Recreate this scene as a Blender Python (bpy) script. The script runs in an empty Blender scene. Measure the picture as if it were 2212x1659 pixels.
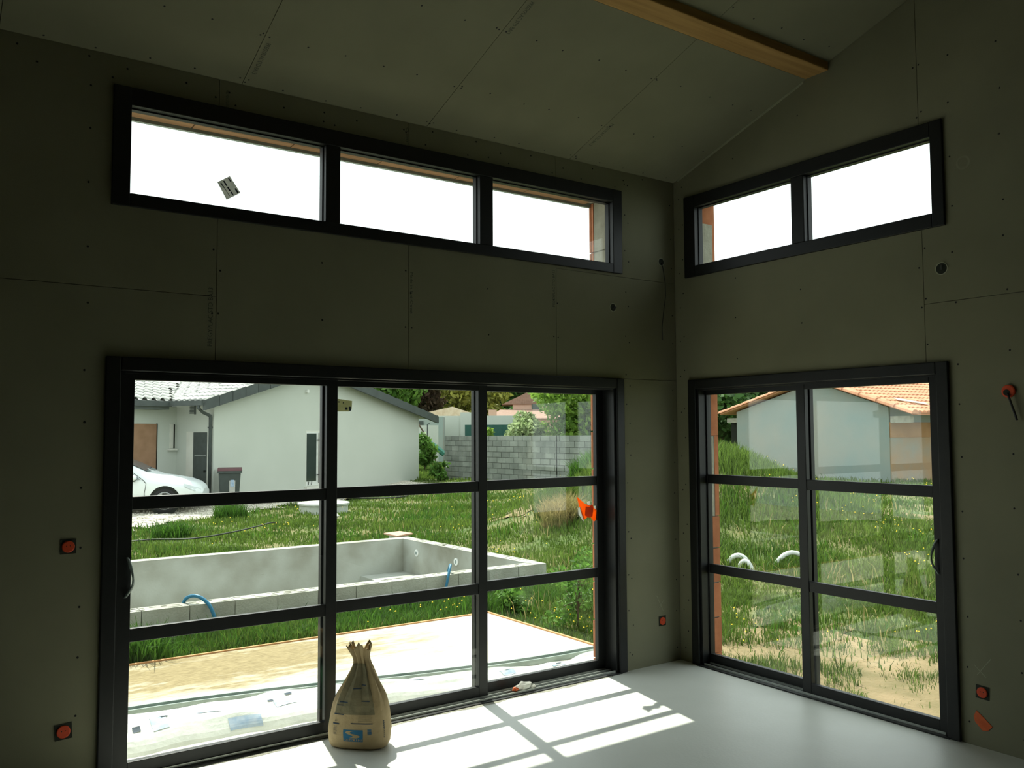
import bpy, bmesh, math, random
import numpy as np
from mathutils import Vector, Matrix
random.seed(7); RNG = np.random.default_rng(7)
SC = bpy.context.scene; COL = SC.collection

# ------------------------------------------------------------------ camera, sky, sun, exposure
YAW, PITCH, ROLL = math.radians(34.8284), math.radians(3.3505), math.radians(-0.2764)
CAM = Vector((-4.9934, -4.8624, 1.7823)); FPX = 1842.56
fw = Vector((math.sin(YAW)*math.cos(PITCH), math.cos(YAW)*math.cos(PITCH), math.sin(PITCH)))
rt = Vector((math.cos(YAW), -math.sin(YAW), 0)); up = rt.cross(fw)
c_, s_ = math.cos(ROLL), math.sin(ROLL)
cr, cu = c_*rt + s_*up, -s_*rt + c_*up
cam = bpy.data.cameras.new('camera'); camo = bpy.data.objects.new('camera', cam); COL.objects.link(camo)
cam.sensor_width = 36; cam.lens = FPX*36/2212; cam.clip_end = 500
camo.matrix_world = Matrix(((cr.x, cu.x, -fw.x, CAM.x), (cr.y, cu.y, -fw.y, CAM.y), (cr.z, cu.z, -fw.z, CAM.z), (0, 0, 0, 1)))
SC.camera = camo
world = bpy.data.worlds.new('world'); SC.world = world; world.use_nodes = True
bg = world.node_tree.nodes['Background']; bg.inputs[0].default_value = (0.90, 0.97, 1.0, 1); bg.inputs[1].default_value = 1.85
sun = bpy.data.lights.new('sun', 'SUN'); suno = bpy.data.objects.new('sun', sun); COL.objects.link(suno)
sun.energy = 8.0; sun.angle = math.radians(0.8); sun.color = (1.0, 0.97, 0.88)
suno.rotation_euler = Vector((-0.2, -1.0, -1.42)).to_track_quat('-Z', 'Y').to_euler()
suno.location = (6, 30, 40)
vs = SC.view_settings; vs.view_transform = 'Standard'; vs.look = 'None'; vs.gamma = 1; vs.exposure = 0.0; vs.use_curve_mapping = False
SC.cycles.max_bounces = 10; SC.cycles.diffuse_bounces = 6; SC.cycles.transparent_max_bounces = 16
SC.cycles.use_denoising = True; SC.cycles.sample_clamp_indirect = 6.0

# ------------------------------------------------------------------ helpers
WO = {}
class MB:
    def __init__(s): s.v = []; s.f = []
    def face(s, pts):
        n = len(s.v); s.v += [tuple(p) for p in pts]; s.f.append(tuple(range(n, n+len(pts)))); return s
    def hexa(s, p):                                     # 8 corners: bottom ring 0-3, top ring 4-7
        n = len(s.v); s.v += [tuple(q) for q in p]
        s.f += [tuple(n+i for i in t) for t in ((0,3,2,1),(4,5,6,7),(0,1,5,4),(1,2,6,5),(2,3,7,6),(3,0,4,7))]; return s
    def box(s, x0, x1, y0, y1, z0, z1, T=None):
        p = [(x0,y0,z0),(x1,y0,z0),(x1,y1,z0),(x0,y1,z0),(x0,y0,z1),(x1,y0,z1),(x1,y1,z1),(x0,y1,z1)]
        return s.hexa([T(q) for q in p] if T else p)
    def prism(s, ring0, ring1):
        n = len(s.v); k = len(ring0); s.v += [tuple(q) for q in ring0] + [tuple(q) for q in ring1]
        s.f += [tuple(range(n, n+k))[::-1], tuple(range(n+k, n+2*k))]
        s.f += [(n+i, n+(i+1) % k, n+k+(i+1) % k, n+k+i) for i in range(k)]; return s
    def tube(s, path, r, k=8, cap=True):
        path = [Vector(p) for p in path]; n = len(s.v); m = len(path)
        a = None
        for i, p in enumerate(path):
            t = (path[min(i+1, m-1)] - path[max(i-1, 0)]).normalized()
            if a is None: a = t.orthogonal().normalized()
            a = (a - t*a.dot(t)); a = a.normalized() if a.length > 1e-6 else t.orthogonal().normalized()
            b = t.cross(a); rr = r[i] if hasattr(r, '__len__') else r
            s.v += [tuple(p + a*rr*math.cos(2*math.pi*j/k) + b*rr*math.sin(2*math.pi*j/k)) for j in range(k)]
        for i in range(m-1):
            for j in range(k):
                j2 = (j+1) % k; s.f.append((n+i*k+j, n+i*k+j2, n+(i+1)*k+j2, n+(i+1)*k+j))
        if cap:
            s.f.append(tuple(range(n, n+k))[::-1]); s.f.append(tuple(n+(m-1)*k+j for j in range(k)))
        return s
    def lathe(s, prof, c, axis=(0,0,1), k=20):
        ax = Vector(axis).normalized(); a = ax.orthogonal().normalized(); b = ax.cross(a); n = len(s.v); c = Vector(c)
        for r, h in prof: s.v += [tuple(c + ax*h + a*r*math.cos(2*math.pi*j/k) + b*r*math.sin(2*math.pi*j/k)) for j in range(k)]
        for i in range(len(prof)-1):
            for j in range(k): s.f.append((n+i*k+j, n+i*k+(j+1) % k, n+(i+1)*k+(j+1) % k, n+(i+1)*k+j))
        s.f.append(tuple(range(n, n+k))[::-1]); s.f.append(tuple(n+(len(prof)-1)*k+j for j in range(k))); return s
    def grid(s, P):                                     # P[i][j] points
        n = len(s.v); I, J = len(P), len(P[0])
        for row in P: s.v += [tuple(q) for q in row]
        for i in range(I-1):
            for j in range(J-1): s.f.append((n+i*J+j, n+i*J+j+1, n+(i+1)*J+j+1, n+(i+1)*J+j))
        return s
    def mesh(s, name, mat, smooth=False, fix=True):
        me = bpy.data.meshes.new(name); me.from_pydata(s.v, [], s.f)
        if fix:
            b = bmesh.new(); b.from_mesh(me); bmesh.ops.recalc_face_normals(b, faces=b.faces); b.to_mesh(me); b.free()
        me.materials.append(mat)
        if smooth: me.polygons.foreach_set('use_smooth', [True]*len(me.polygons))
        me.update(); return me
    def build(s, name, mat, parent=None, smooth=False, fix=True):
        return link(name, s.mesh(name, mat, smooth, fix), parent)
def link(name, me, parent=None, loc=(0,0,0)):
    o = bpy.data.objects.new(name, me); COL.objects.link(o); loc = Vector(loc)
    if parent is not None: o.parent = parent; o.location = loc - WO[parent.name]
    else: o.location = loc
    WO[o.name] = loc; return o
def tag(o, label, cat, group=None, kind=None):
    o['label'] = label; o['category'] = cat
    if group: o['group'] = group
    if kind: o['kind'] = kind
    return o
def thing(name, loc, label, cat, group=None, kind=None):
    return tag(link(name, None, None, loc), label, cat, group, kind)
def bevel(o, w, seg=2):
    m = o.modifiers.new('bevel', 'BEVEL'); m.width = w; m.segments = seg; m.limit_method = 'ANGLE'; return o
def raw(name, V, F, mat, parent=None, smooth=False):    # V (N,3), F (M,k) numpy
    me = bpy.data.meshes.new(name); N, (Mn, k) = len(V), F.shape
    me.vertices.add(N); me.vertices.foreach_set('co', np.asarray(V, np.float32).ravel())
    me.loops.add(Mn*k); me.loops.foreach_set('vertex_index', F.astype(np.int32).ravel())
    me.polygons.add(Mn); me.polygons.foreach_set('loop_start', np.arange(0, Mn*k, k, dtype=np.int32))
    me.update(calc_edges=True); me.materials.append(mat)
    if smooth: me.polygons.foreach_set('use_smooth', np.ones(Mn, bool))
    me.validate(); return link(name, me, parent)

# ------------------------------------------------------------------ materials
def mat(name, c1, c2=None, scale=5.0, rough=0.8, bump=0.0, bscale=60.0, metal=0.0, island=0.0, detail=5.0, stretch=None, spec=0.3, transl=None, contrast=(0.3, 0.7), wave=None):
    m = bpy.data.materials.new(name); m.use_nodes = True; nt = m.node_tree; N, L = nt.nodes, nt.links
    b = N['Principled BSDF']; b.inputs['Roughness'].default_value = rough; b.inputs['Metallic'].default_value = metal
    b.inputs['Specular IOR Level'].default_value = spec
    if c2 is None: c2 = tuple(x*0.8 for x in c1)
    tc = N.new('ShaderNodeTexCoord'); src = tc.outputs['Object']
    if stretch:
        mp = N.new('ShaderNodeMapping'); mp.inputs['Scale'].default_value = stretch; L.new(src, mp.inputs[0]); src = mp.outputs[0]
    no = N.new('ShaderNodeTexNoise'); no.inputs['Scale'].default_value = scale; no.inputs['Detail'].default_value = detail; L.new(src, no.inputs['Vector'])
    rp = N.new('ShaderNodeValToRGB'); rp.color_ramp.elements[0].position = contrast[0]; rp.color_ramp.elements[1].position = contrast[1]
    rp.color_ramp.elements[0].color = (*c2, 1); rp.color_ramp.elements[1].color = (*c1, 1); L.new(no.outputs[0], rp.inputs[0])
    out = rp.outputs[0]
    if island:
        ge = N.new('ShaderNodeNewGeometry'); oi = N.new('ShaderNodeObjectInfo'); ad = N.new('ShaderNodeMath'); ad.operation = 'ADD'
        L.new(ge.outputs['Random Per Island'], ad.inputs[0]); L.new(oi.outputs['Random'], ad.inputs[1])
        fr = N.new('ShaderNodeMath'); fr.operation = 'FRACT'; L.new(ad.outputs[0], fr.inputs[0])
        mr = N.new('ShaderNodeMapRange'); mr.inputs[3].default_value = 1-island; mr.inputs[4].default_value = 1+island; L.new(fr.outputs[0], mr.inputs[0])
        hs = N.new('ShaderNodeHueSaturation'); L.new(out, hs.inputs['Color']); L.new(mr.outputs[0], hs.inputs['Value']); out = hs.outputs[0]
    L.new(out, b.inputs['Base Color'])
    if bump or wave:
        bn = N.new('ShaderNodeBump'); bn.inputs['Strength'].default_value = bump or 0.5; bn.inputs['Distance'].default_value = 0.02
        if wave:
            wv = N.new('ShaderNodeTexWave'); wv.bands_direction = wave[0]; wv.inputs['Scale'].default_value = wave[1]; L.new(tc.outputs['Object'], wv.inputs[0]); L.new(wv.outputs['Fac'], bn.inputs['Height'])
        else:
            n2 = N.new('ShaderNodeTexNoise'); n2.inputs['Scale'].default_value = bscale; n2.inputs['Detail'].default_value = 4; L.new(src, n2.inputs['Vector']); L.new(n2.outputs[0], bn.inputs['Height'])
        L.new(bn.outputs[0], b.inputs['Normal'])
    if transl:
        tr = N.new('ShaderNodeBsdfTranslucent'); mx = N.new('ShaderNodeMixShader'); mx.inputs[0].default_value = transl
        L.new(out, tr.inputs[0]); L.new(b.outputs[0], mx.inputs[1]); L.new(tr.outputs[0], mx.inputs[2]); L.new(mx.outputs[0], N['Material Output'].inputs[0])
    return m
def glassmat(name, tint, ior=1.45, dust=0.0):
    m = bpy.data.materials.new(name); m.use_nodes = True; nt = m.node_tree; N, L = nt.nodes, nt.links; N.remove(N['Principled BSDF'])
    tr = N.new('ShaderNodeBsdfTransparent'); tr.inputs[0].default_value = (*tint, 1)
    gl = N.new('ShaderNodeBsdfGlossy'); gl.inputs['Roughness'].default_value = 0.0
    ge = N.new('ShaderNodeNewGeometry'); dt = N.new('ShaderNodeVectorMath'); dt.operation = 'DOT_PRODUCT'
    L.new(ge.outputs['Normal'], dt.inputs[0]); L.new(ge.outputs['Incoming'], dt.inputs[1])
    def mth(op, x, y=None, z=None):
        n = N.new('ShaderNodeMath'); n.operation = op
        for i, v in enumerate((x, y, z)):
            if v is None: continue
            if isinstance(v, (int, float)): n.inputs[i].default_value = v
            else: L.new(v, n.inputs[i])
        return n.outputs[0]
    fr_o = mth('MULTIPLY_ADD', mth('POWER', mth('SUBTRACT', 1.0, mth('ABSOLUTE', dt.outputs['Value'])), 5.0), .95, .04)
    mx = N.new('ShaderNodeMixShader'); L.new(fr_o, mx.inputs[0]); L.new(tr.outputs[0], mx.inputs[1]); L.new(gl.outputs[0], mx.inputs[2])
    L.new(mx.outputs[0], N['Material Output'].inputs[0]); return m
K = dict(
 plaster=mat('plasterboard_paper', (.262,.255,.172), (.23,.224,.15), 2.2, .9, .05, 180),
 floor=mat('screed', (.88,.90,.84), (.78,.80,.73), 1.6, .42, .06, 50, contrast=(.25,.75), spec=.5),
 alu=mat('dark_aluminium', (.013,.014,.0145), (.010,.011,.0115), 20, .42, spec=.35),
 rail=mat('track_metal', (.62,.65,.61), (.5,.53,.5), 30, .3, metal=.5),
 glass=glassmat('window_glass', (.965,.99,.96)),
 wood=mat('beam_wood', (.50,.30,.11), (.36,.20,.065), 3, .7, .12, 30, stretch=(.6,9,9)),
 brick=mat('terracotta_brick', (.46,.175,.085), (.36,.13,.06), 12, .9, .6, island=.1, wave=('Y', 9)),
 lintel=mat('terracotta_lintel', (.42,.25,.14), (.30,.165,.09), 4, .9, .5, island=.08, stretch=(.4,14,14)),
 mortar=mat('grey_mortar', (.42,.41,.34), (.27,.26,.21), 7, .95, .3, 40),
 screw=mat('screw_black', (.01,.01,.01), None, 5, .5),
 ink=mat('print_ink', (.06,.065,.05), (.09,.10,.075), 60, .9),
 orange=mat('orange_plastic', (.75,.09,.03), (.65,.07,.02), 20, .5),
 boxdark=mat('dark_cutout', (.03,.035,.025), None, 20, .8),
 tape=mat('orange_tape', (.80,.17,.05), (.68,.12,.03), 20, .55),
 glowtape=mat('orange_film', (.95,.30,.03), (.88,.25,.025), 12, .5, transl=.6),
 darktape=mat('orange_film_double', (.78,.14,.015), None, 12, .5, transl=.5),
 white=mat('white_paper', (.80,.80,.76), (.65,.66,.62), 25, .8, transl=.5),
 wire=mat('wire_sheath', (.05,.05,.05), None, 5, .5),
 chalk=mat('pencil_line', (.40,.40,.28), None, 40, .9), agedpaper=mat('yellowed_paper', (.62,.62,.42), (.5,.5,.33), 30, .8, transl=.6),
 caulk=mat('pale_caulk', (.42,.42,.30), (.38,.38,.27), 30, .8),
 film=mat('wrapping_film', (.45,.52,.50), (.22,.26,.25), 40, .25, .4, 60, transl=.3),
 paper=mat('kraft_paper', (.43,.33,.19), (.33,.25,.135), 9, .85, .25, 35),
 paperdark=mat('fold_shade_print_kraft', (.22,.19,.115), (.14,.13,.08), 18, .85, .2, 40),  # darker kraft for faint print lines and the painted fold shade
 blueink=mat('blue_ink', (.03,.16,.30), None, 20, .8),
 navy=mat('navy_ink', (.03,.05,.08), None, 20, .8),
 greenband=mat('green_band', (.04,.16,.06), None, 20, .8),
 concrete=mat('sandy_concrete', (.86,.84,.74), (.42,.33,.18), .55, .95, .25, 45, contrast=(.36,.60), detail=9),
 pool=mat('pool_render', (.42,.44,.40), (.23,.225,.175), 1.2, .95, .15, 40, contrast=(.32,.62), detail=8),
 block=mat('concrete_block', (.30,.32,.29), (.19,.21,.19), 2.2, .95, .35, 45, island=.2),
 poolblock=mat('pool_block', (.42,.43,.38), (.30,.30,.25), 3, .95, .3, 50, island=.08),
 mortarline=mat('joint_mortar', (.13,.145,.13), (.3,.31,.28), 3, .95),
 plank=mat('formwork_plank', (.62,.33,.15), (.5,.26,.12), 6, .85),
 plastic=mat('white_plastic', (.86,.88,.86), (.72,.75,.72), 9, .35, .2, 30, transl=.25),
 printblue=mat('faded_blue_print', (.22,.34,.50), (.45,.52,.6), 18, .6),
 greyprofile=mat('grey_profile', (.30,.36,.34), (.2,.25,.23), 9, .5),
 soil=mat('soil', (.22,.18,.085), (.075,.115,.03), .9, .98, .5, 25, contrast=(.42,.72), detail=8),
 baresoil=mat('bare_soil', (.27,.20,.11), (.15,.125,.055), 2.2, .98, .6, 22, contrast=(.35,.65), detail=9),
 gravel=mat('gravel', (.66,.62,.52), (.36,.33,.27), 14, .95, .9, 24, contrast=(.35,.65)),
 pebble=mat('pebble', (.68,.65,.56), (.5,.47,.4), 3, .9, island=.25),
 grass=mat('grass_blade', (.13,.20,.035), (.065,.12,.018), .6, .6, island=.45, transl=.45),
 lushgrass=mat('lush_grass', (.075,.17,.022), (.042,.11,.014), .8, .6, island=.4, transl=.45),
 drygrass=mat('dry_grass', (.46,.36,.17), (.28,.25,.09), 2, .8, island=.3, transl=.35),
 flower=mat('yellow_petal', (.85,.62,.02), None, 5, .7, transl=.3),
 leafdark=mat('dark_leaf', (.07,.16,.035), (.03,.08,.016), .7, .6, island=.45, transl=.3),
 leafmid=mat('mid_leaf', (.14,.28,.05), (.06,.15,.02), 1.2, .6, island=.4, transl=.35),
 leaflight=mat('light_leaf', (.26,.40,.07), (.12,.24,.03), 1.2, .6, island=.35, transl=.4),
 leafyellow=mat('yellow_leaf', (.30,.31,.06), (.17,.19,.03), 1.2, .6, island=.35, transl=.35),
 leafpurple=mat('purple_leaf', (.26,.17,.13), (.16,.13,.08), 1.2, .6, island=.35, transl=.3),
 leafpale=mat('pale_leaf', (.42,.50,.28), (.22,.32,.12), 2, .6, island=.35, transl=.4),
 bark=mat('bark', (.13,.10,.065), (.08,.06,.04), 8, .95, .5, 30),
 render=mat('house_render', (.53,.56,.505), (.495,.525,.47), .8, .9, .04, 90),
 revealr=mat('reveal_render', (.70,.70,.63), None, 2, .9),
 tilegrey=mat('grey_roof_tile', (.46,.47,.44), (.36,.37,.35), 3, .75, island=.12),
 fascia=mat('dark_fascia', (.075,.09,.085), (.06,.07,.068), 5, .6),
 soffit=mat('grey_soffit', (.12,.14,.13), None, 5, .8),
 doorgrey=mat('anthracite_door', (.07,.085,.08), (.055,.065,.06), 8, .55),
 ply=mat('brown_panel', (.34,.20,.12), (.26,.15,.085), 4, .8),
 winwhite=mat('white_frame', (.75,.77,.73), None, 5, .5),
 winglass=mat('dark_glazing', (.03,.045,.04), None, 5, .12, spec=.6),
 bin=mat('bin_plastic', (.06,.075,.07), (.05,.06,.055), 9, .6),
 binlid=mat('bin_lid_plastic', (.12,.05,.055), (.09,.04,.045), 9, .6),
 carpaint=mat('silver_paint', (.72,.77,.77), (.70,.75,.75), 3, .28, spec=.6),
 carglass=mat('car_glass', (.12,.16,.18), None, 3, .08, spec=.7),
 rubber=mat('rubber', (.02,.02,.02), None, 9, .8),
 rim=mat('alloy_rim', (.55,.57,.57), None, 9, .35, metal=.6),
 lamp=mat('headlight_lens', (.6,.66,.66), None, 9, .1, spec=.8),
 ring=mat('concrete_ring', (.55,.57,.52), (.42,.44,.4), 6, .95, .3, 40),
 bluehose=mat('blue_hose', (.02,.16,.28), None, 9, .45),
 blackhose=mat('black_hose', (.03,.035,.03), None, 9, .5),
 terra=mat('terracotta_slab', (.62,.36,.26), (.52,.29,.2), 8, .85),
 conduit=mat('white_conduit', (.85,.87,.85), None, 9, .4),
 shedwall=mat('shed_render', (.245,.315,.305), (.345,.345,.305), .55, .95, .1, 50, contrast=(.35,.65), detail=7),
 shedbrown=mat('shed_brown_wall', (.36,.24,.14), (.28,.27,.22), .9, .95, .2, 30, contrast=(.4,.6)),
 tilered=mat('terracotta_roof_tile', (.60,.30,.18), (.50,.23,.13), 4, .85, island=.15),
 darkin=mat('dark_recess', (.015,.017,.013), None, 4, .9),
 pink=mat('pink_render', (.62,.40,.31), (.55,.35,.27), 2, .9),
 roofpink=mat('brown_tile_roof', (.30,.19,.145), (.24,.145,.105), 6, .85, .4, wave=('X', 3)),
 roofcream=mat('cream_tile_roof', (.66,.56,.42), (.5,.38,.26), 3, .85, .4, wave=('X', 3)),
 hedge=mat('green_mesh_panel', (.03,.10,.085), (.02,.075,.065), 3, .8),
 slide=mat('green_slide', (.05,.20,.15), None, 4, .5),
)

def sandmat():
    m = mat('sandy_slab', (.80,.78,.68), (.66,.62,.50), 2.5, .95, .25, 45); nt = m.node_tree; N, L = nt.nodes, nt.links; b = N['Principled BSDF']
    base = b.inputs['Base Color'].links[0].from_socket; tc = N.new('ShaderNodeTexCoord')
    mp = N.new('ShaderNodeMapping'); mp.inputs['Location'].default_value = (1.15, -2.5, 0); mp.inputs['Scale'].default_value = (.42, 1.0, 0)
    L.new(tc.outputs['Object'], mp.inputs[0]); ln = N.new('ShaderNodeVectorMath'); ln.operation = 'LENGTH'; L.new(mp.outputs[0], ln.inputs[0])
    m2 = N.new('ShaderNodeMapping'); m2.inputs['Scale'].default_value = (1, 3.2, 1); L.new(tc.outputs['Object'], m2.inputs[0])
    no = N.new('ShaderNodeTexNoise'); no.inputs['Scale'].default_value = 2.2; no.inputs['Detail'].default_value = 10; no.inputs['Roughness'].default_value = .72; L.new(m2.outputs[0], no.inputs[0])
    ad = N.new('ShaderNodeMath'); ad.operation = 'MULTIPLY_ADD'; ad.inputs[1].default_value = 1.7; L.new(no.outputs[0], ad.inputs[0]); L.new(ln.outputs['Value'], ad.inputs[2])
    rp = N.new('ShaderNodeValToRGB'); rp.color_ramp.elements[0].position = .52; rp.color_ramp.elements[1].position = .80; rp.color_ramp.elements[0].color = (1,1,1,1); rp.color_ramp.elements[1].color = (0,0,0,1)
    dv = N.new('ShaderNodeMath'); dv.operation = 'MULTIPLY'; dv.inputs[1].default_value = .42; L.new(ad.outputs[0], dv.inputs[0]); L.new(dv.outputs[0], rp.inputs[0])
    n3 = N.new('ShaderNodeTexNoise'); n3.inputs['Scale'].default_value = 16; n3.inputs['Detail'].default_value = 12; n3.inputs['Roughness'].default_value = .8; L.new(m2.outputs[0], n3.inputs[0])
    r3 = N.new('ShaderNodeValToRGB'); r3.color_ramp.elements[0].position = .35; r3.color_ramp.elements[1].position = .65; r3.color_ramp.elements[0].color = (.16,.12,.055,1); r3.color_ramp.elements[1].color = (.36,.29,.155,1); L.new(n3.outputs[0], r3.inputs[0])
    mx = N.new('ShaderNodeMix'); mx.data_type = 'RGBA'; L.new(rp.outputs[0], mx.inputs[0]); L.new(base, mx.inputs[6]); L.new(r3.outputs[0], mx.inputs[7]); L.new(mx.outputs[2], b.inputs['Base Color'])
    return m
K['concrete'] = sandmat()

# ------------------------------------------------------------------ the room
SLOPE = 0.326; ZC = 3.814
topA = lambda u: ZC
topB = lambda u: ZC - SLOPE*u
TA = lambda p: (p[0], p[1], p[2])           # wall_left: u = x, depth = y
TB = lambda p: (p[1], p[0], p[2])           # wall_right: u = y, depth = x
def cells(u0, u1, z0, top, holes):
    cuts = sorted({u0, u1, *[h for H in holes for h in H[:2] if u0 < h < u1]}); out = []
    for a, b in zip(cuts[:-1], cuts[1:]):
        m = (a+b)/2; z = z0; zt = min(top(a), top(b))
        for H in sorted([H for H in holes if H[0] < m < H[1]], key=lambda H: H[2]):
            if H[2] >= zt: break
            if H[2] > z: out.append((a, b, z, z, H[2], H[2]))
            z = max(z, H[3])
        if z < zt: out.append((a, b, z, z, top(a), top(b)))
    return out
def slab(mb, cs, w0, w1, T):
    for a, b, za, zb, ta, tb in cs:
        mb.hexa([T(p) for p in ((a,w0,za),(b,w0,zb),(b,w1,zb),(a,w1,za),(a,w0,ta),(b,w0,tb),(b,w1,tb),(a,w1,ta))])
    return mb
DA, WA = (-4.14, -.64, -.5, 2.15), (-4.14, -.64, 3.05, 3.62)      # board cut-outs
DB, WB = (-2.16, -.19, -.5, 2.15), (-2.17, -.17, 3.05, 3.62)
DAo, WAo = (-4.30, -.50, -.5, 2.15), (-4.30, -.50, 2.98, 3.665)   # openings in the masonry
DBo, WBo = (-2.30, -.005, -.5, 2.15), (-2.30, -.005, 2.98, 3.70)
wl = slab(MB(), cells(-8.2, .45, -.3, lambda u: 3.95, [DAo, WAo]), .014, .45, TA).build('wall_left', K['mortar'])
tag(wl, 'plasterboard wall with the three-leaf sliding door and the long high window', 'wall', kind='structure')
wr = slab(MB(), cells(-7.2, .014, -.3, lambda u: ZC+.1-SLOPE*u, [DBo, WBo]), .014, .45, TB).build('wall_right', K['mortar'])
tag(wr, 'plasterboard wall on the right with the two-leaf sliding door', 'wall', kind='structure')
tag(MB().box(-8.4, .2, -7.4, -7.2, -.1, 6.6).build('wall_back', K['plaster']), 'plain plasterboard wall closing the room behind the viewer', 'wall', kind='structure')
tag(MB().box(-8.4, -8.2, -7.2, .4, -.1, 6.6).build('wall_side', K['plaster']), 'plain plasterboard wall at the far left of the room', 'wall', kind='structure')
tag(MB().box(-8.2, 0, -7.2, 0, -.3, 0).box(-4.14, -.64, -.001, .16, -.3, -.012).box(-.001, .12, -2.16, -.19, -.3, -.012).build('floor', K['floor']), 'smooth pale grey screed floor with sunlit patches', 'floor', kind='structure')
def cz(y, d=0): return ZC - SLOPE*y + d
def cslab(mb, x0, x1, y0, y1, d0, d1):
    return mb.hexa([(x0,y0,cz(y0,d0)),(x1,y0,cz(y0,d0)),(x1,y1,cz(y1,d0)),(x0,y1,cz(y1,d0)),(x0,y0,cz(y0,d1)),(x1,y0,cz(y0,d1)),(x1,y1,cz(y1,d1)),(x0,y1,cz(y1,d1))])
ceil = cslab(MB(), -8.4, .5, -7.4, .5, .016, .3).build('ceiling', K['mortar'])
tag(ceil, 'sloping plasterboard ceiling rising away from the long high window', 'ceiling', kind='structure')
G = .0016
def boards(wall, cols, holes, top, T):
    r = []
    for a, b, splits in cols:
        zs = [-.004] + splits + [None]
        for i in range(len(zs)-1):
            zt = zs[i+1]; tp = (lambda u, zt=zt: zt-G) if zt else top
            mb = slab(MB(), cells(a+G, b-G, zs[i]+G, tp, holes), 0, .013, T)
            if mb.v: r.append(((a, b, zs[i]), mb.build('plasterboard', K['plaster'], wall)))
    return r
BA = boards(wl, [(-8.2,-6.05,[2.563]),(-6.05,-4.84,[2.563]),(-4.84,-3.636,[2.563]),(-3.636,-2.42,[]),(-2.42,-1.215,[]),(-1.215,0,[2.2,2.985])], [DA, WA], topA, TA)
BB = boards(wr, [(-7.2,-5.7,[2.555]),(-5.7,-4.5,[2.555]),(-4.5,-3.27,[2.555]),(-3.27,-2.072,[2.555]),(-2.072,0,[])], [DB, WB], topB, TB)
BC = []
xs = [-8.2,-7.15,-5.93,-4.72,-3.51,-2.29,-1.085,0]
for a, b in zip(xs[:-1], xs[1:]):
    for y0, y1 in ((-1.28,0),(-4.0,-1.28),(-7.2,-4.0)):
        BC.append((a, b, y0, cslab(MB(), a+G, b-G, y0+G, y1-G, 0, .014).build('plasterboard', K['plaster'], ceil)))
# screw heads: too small to pick apart, one part for each surface
def dots(pts, nrm, r=.006):
    mb = MB(); n = Vector(nrm).normalized()
    for p in pts: mb.lathe([(r*.9,0),(r,.0006),(r*.6,.0012)], p, n, 6)
    return mb
pts = []
for x, dz in ((-4.295,.0),(-3.655,.05),(-3.62,-.04),(-3.01,.02),(-2.437,.05),(-2.402,-.03),(-1.805,0),(-1.235,.04),(-1.20,-.03),(-.508,.02),(-.54,.1),(-.04,0),(-5.5,0),(-4.86,.1),(-4.82,0)):
    for z in np.arange(.06, 3.8, .3):
        z = z + dz + random.uniform(-.05,.05)
        if -4.22 < x < -.56 and (z < 2.24 or 2.97 < z < 3.68): continue
        pts.append((x+random.uniform(-.006,.006), -.0002, z))
for x in np.arange(-4.9, -.1, .27): pts.append((x+random.uniform(-.05,.05), -.0002, 3.76+random.uniform(-.03,.03)))
for x in np.arange(-4.9, -.1, .33): pts.append((x+random.uniform(-.05,.05), -.0002, 3.69+random.uniform(-.01,.01))) if random.random() < .6 else None
o = dots(pts, (0,-1,0)).build('screw_heads', K['screw'], wl); o['kind'] = 'stuff'
pts = []
for y, dz in ((-.05,0),(-.09,.1),(-2.055,0),(-2.09,.08),(-2.26,.02),(-2.55,.04),(-1.2,0),(-.62,.1)):
    for z in np.arange(.1, 4.2, .3):
        z = z + dz + random.uniform(-.05,.05)
        if -2.24 < y < -.1 and (z < 2.24 or 2.98 < z < 3.69): continue
        if z < topB(y)-.05: pts.append((-.0002, y+random.uniform(-.008,.008), z))
o = dots(pts, (-1,0,0)).build('screw_heads', K['screw'], wr); o['kind'] = 'stuff'
pts = []
cn = (0, -SLOPE, -1)
for y in (-.035, -.41, -.9, -1.55, -2.05, -2.6):
    for x in np.arange(-5, -.1, .245):
        yy = y + random.uniform(-.012,.012); pts.append((x+random.uniform(-.04,.04), yy, cz(yy)-.0002))
for x in (-3.535,-3.485,-2.315,-2.265,-1.11,-1.06):
    for y in (-.05,-.4,-.9): pts.append((x, y, cz(y)-.0002))
o = dots(pts, cn).build('screw_heads', K['screw'], ceil); o['kind'] = 'stuff'
# the print on the boards
def text2d(body, size):
    cv = bpy.data.curves.new('t', 'FONT'); cv.body = body; cv.size = size; cv.resolution_u = 2
    to = bpy.data.objects.new('t', cv); COL.objects.link(to); bpy.context.view_layer.update()
    me = bpy.data.meshes.new_from_object(to.evaluated_get(bpy.context.evaluated_depsgraph_get()))
    V = [tuple(v.co)[:2] for v in me.vertices]; F = [tuple(p.vertices) for p in me.polygons]
    bpy.data.objects.remove(to); bpy.data.meshes.remove(me); bpy.data.curves.remove(cv); return V, F
def text(body, length, height, fn, m, parent, name='printed_text'):
    V, F = text2d(body, 1.0); x0, x1 = min(v[0] for v in V), max(v[0] for v in V); y0, y1 = min(v[1] for v in V), max(v[1] for v in V)
    mb = MB(); mb.v = [tuple(fn((x-x0)/(x1-x0)*length, (y-y0)/(y1-y0)*height)) for x, y in V]; mb.f = F
    return mb.build(name, m, parent, fix=False)
bA = lambda x, z: [o for (a, b, zz), o in BA if a < x < b and zz < z][-1]
PG = 'PREGYPLAC STD BA13'
text(PG, .33, .026, lambda s, t: (-3.655-t, -.0006, 2.28+s), K['ink'], bA(-3.66, 2.4))
text(PG, .27, .022, lambda s, t: (-1.228-t, -.0006, 2.70+s), K['ink'], bA(-1.24, 2.8))
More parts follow.
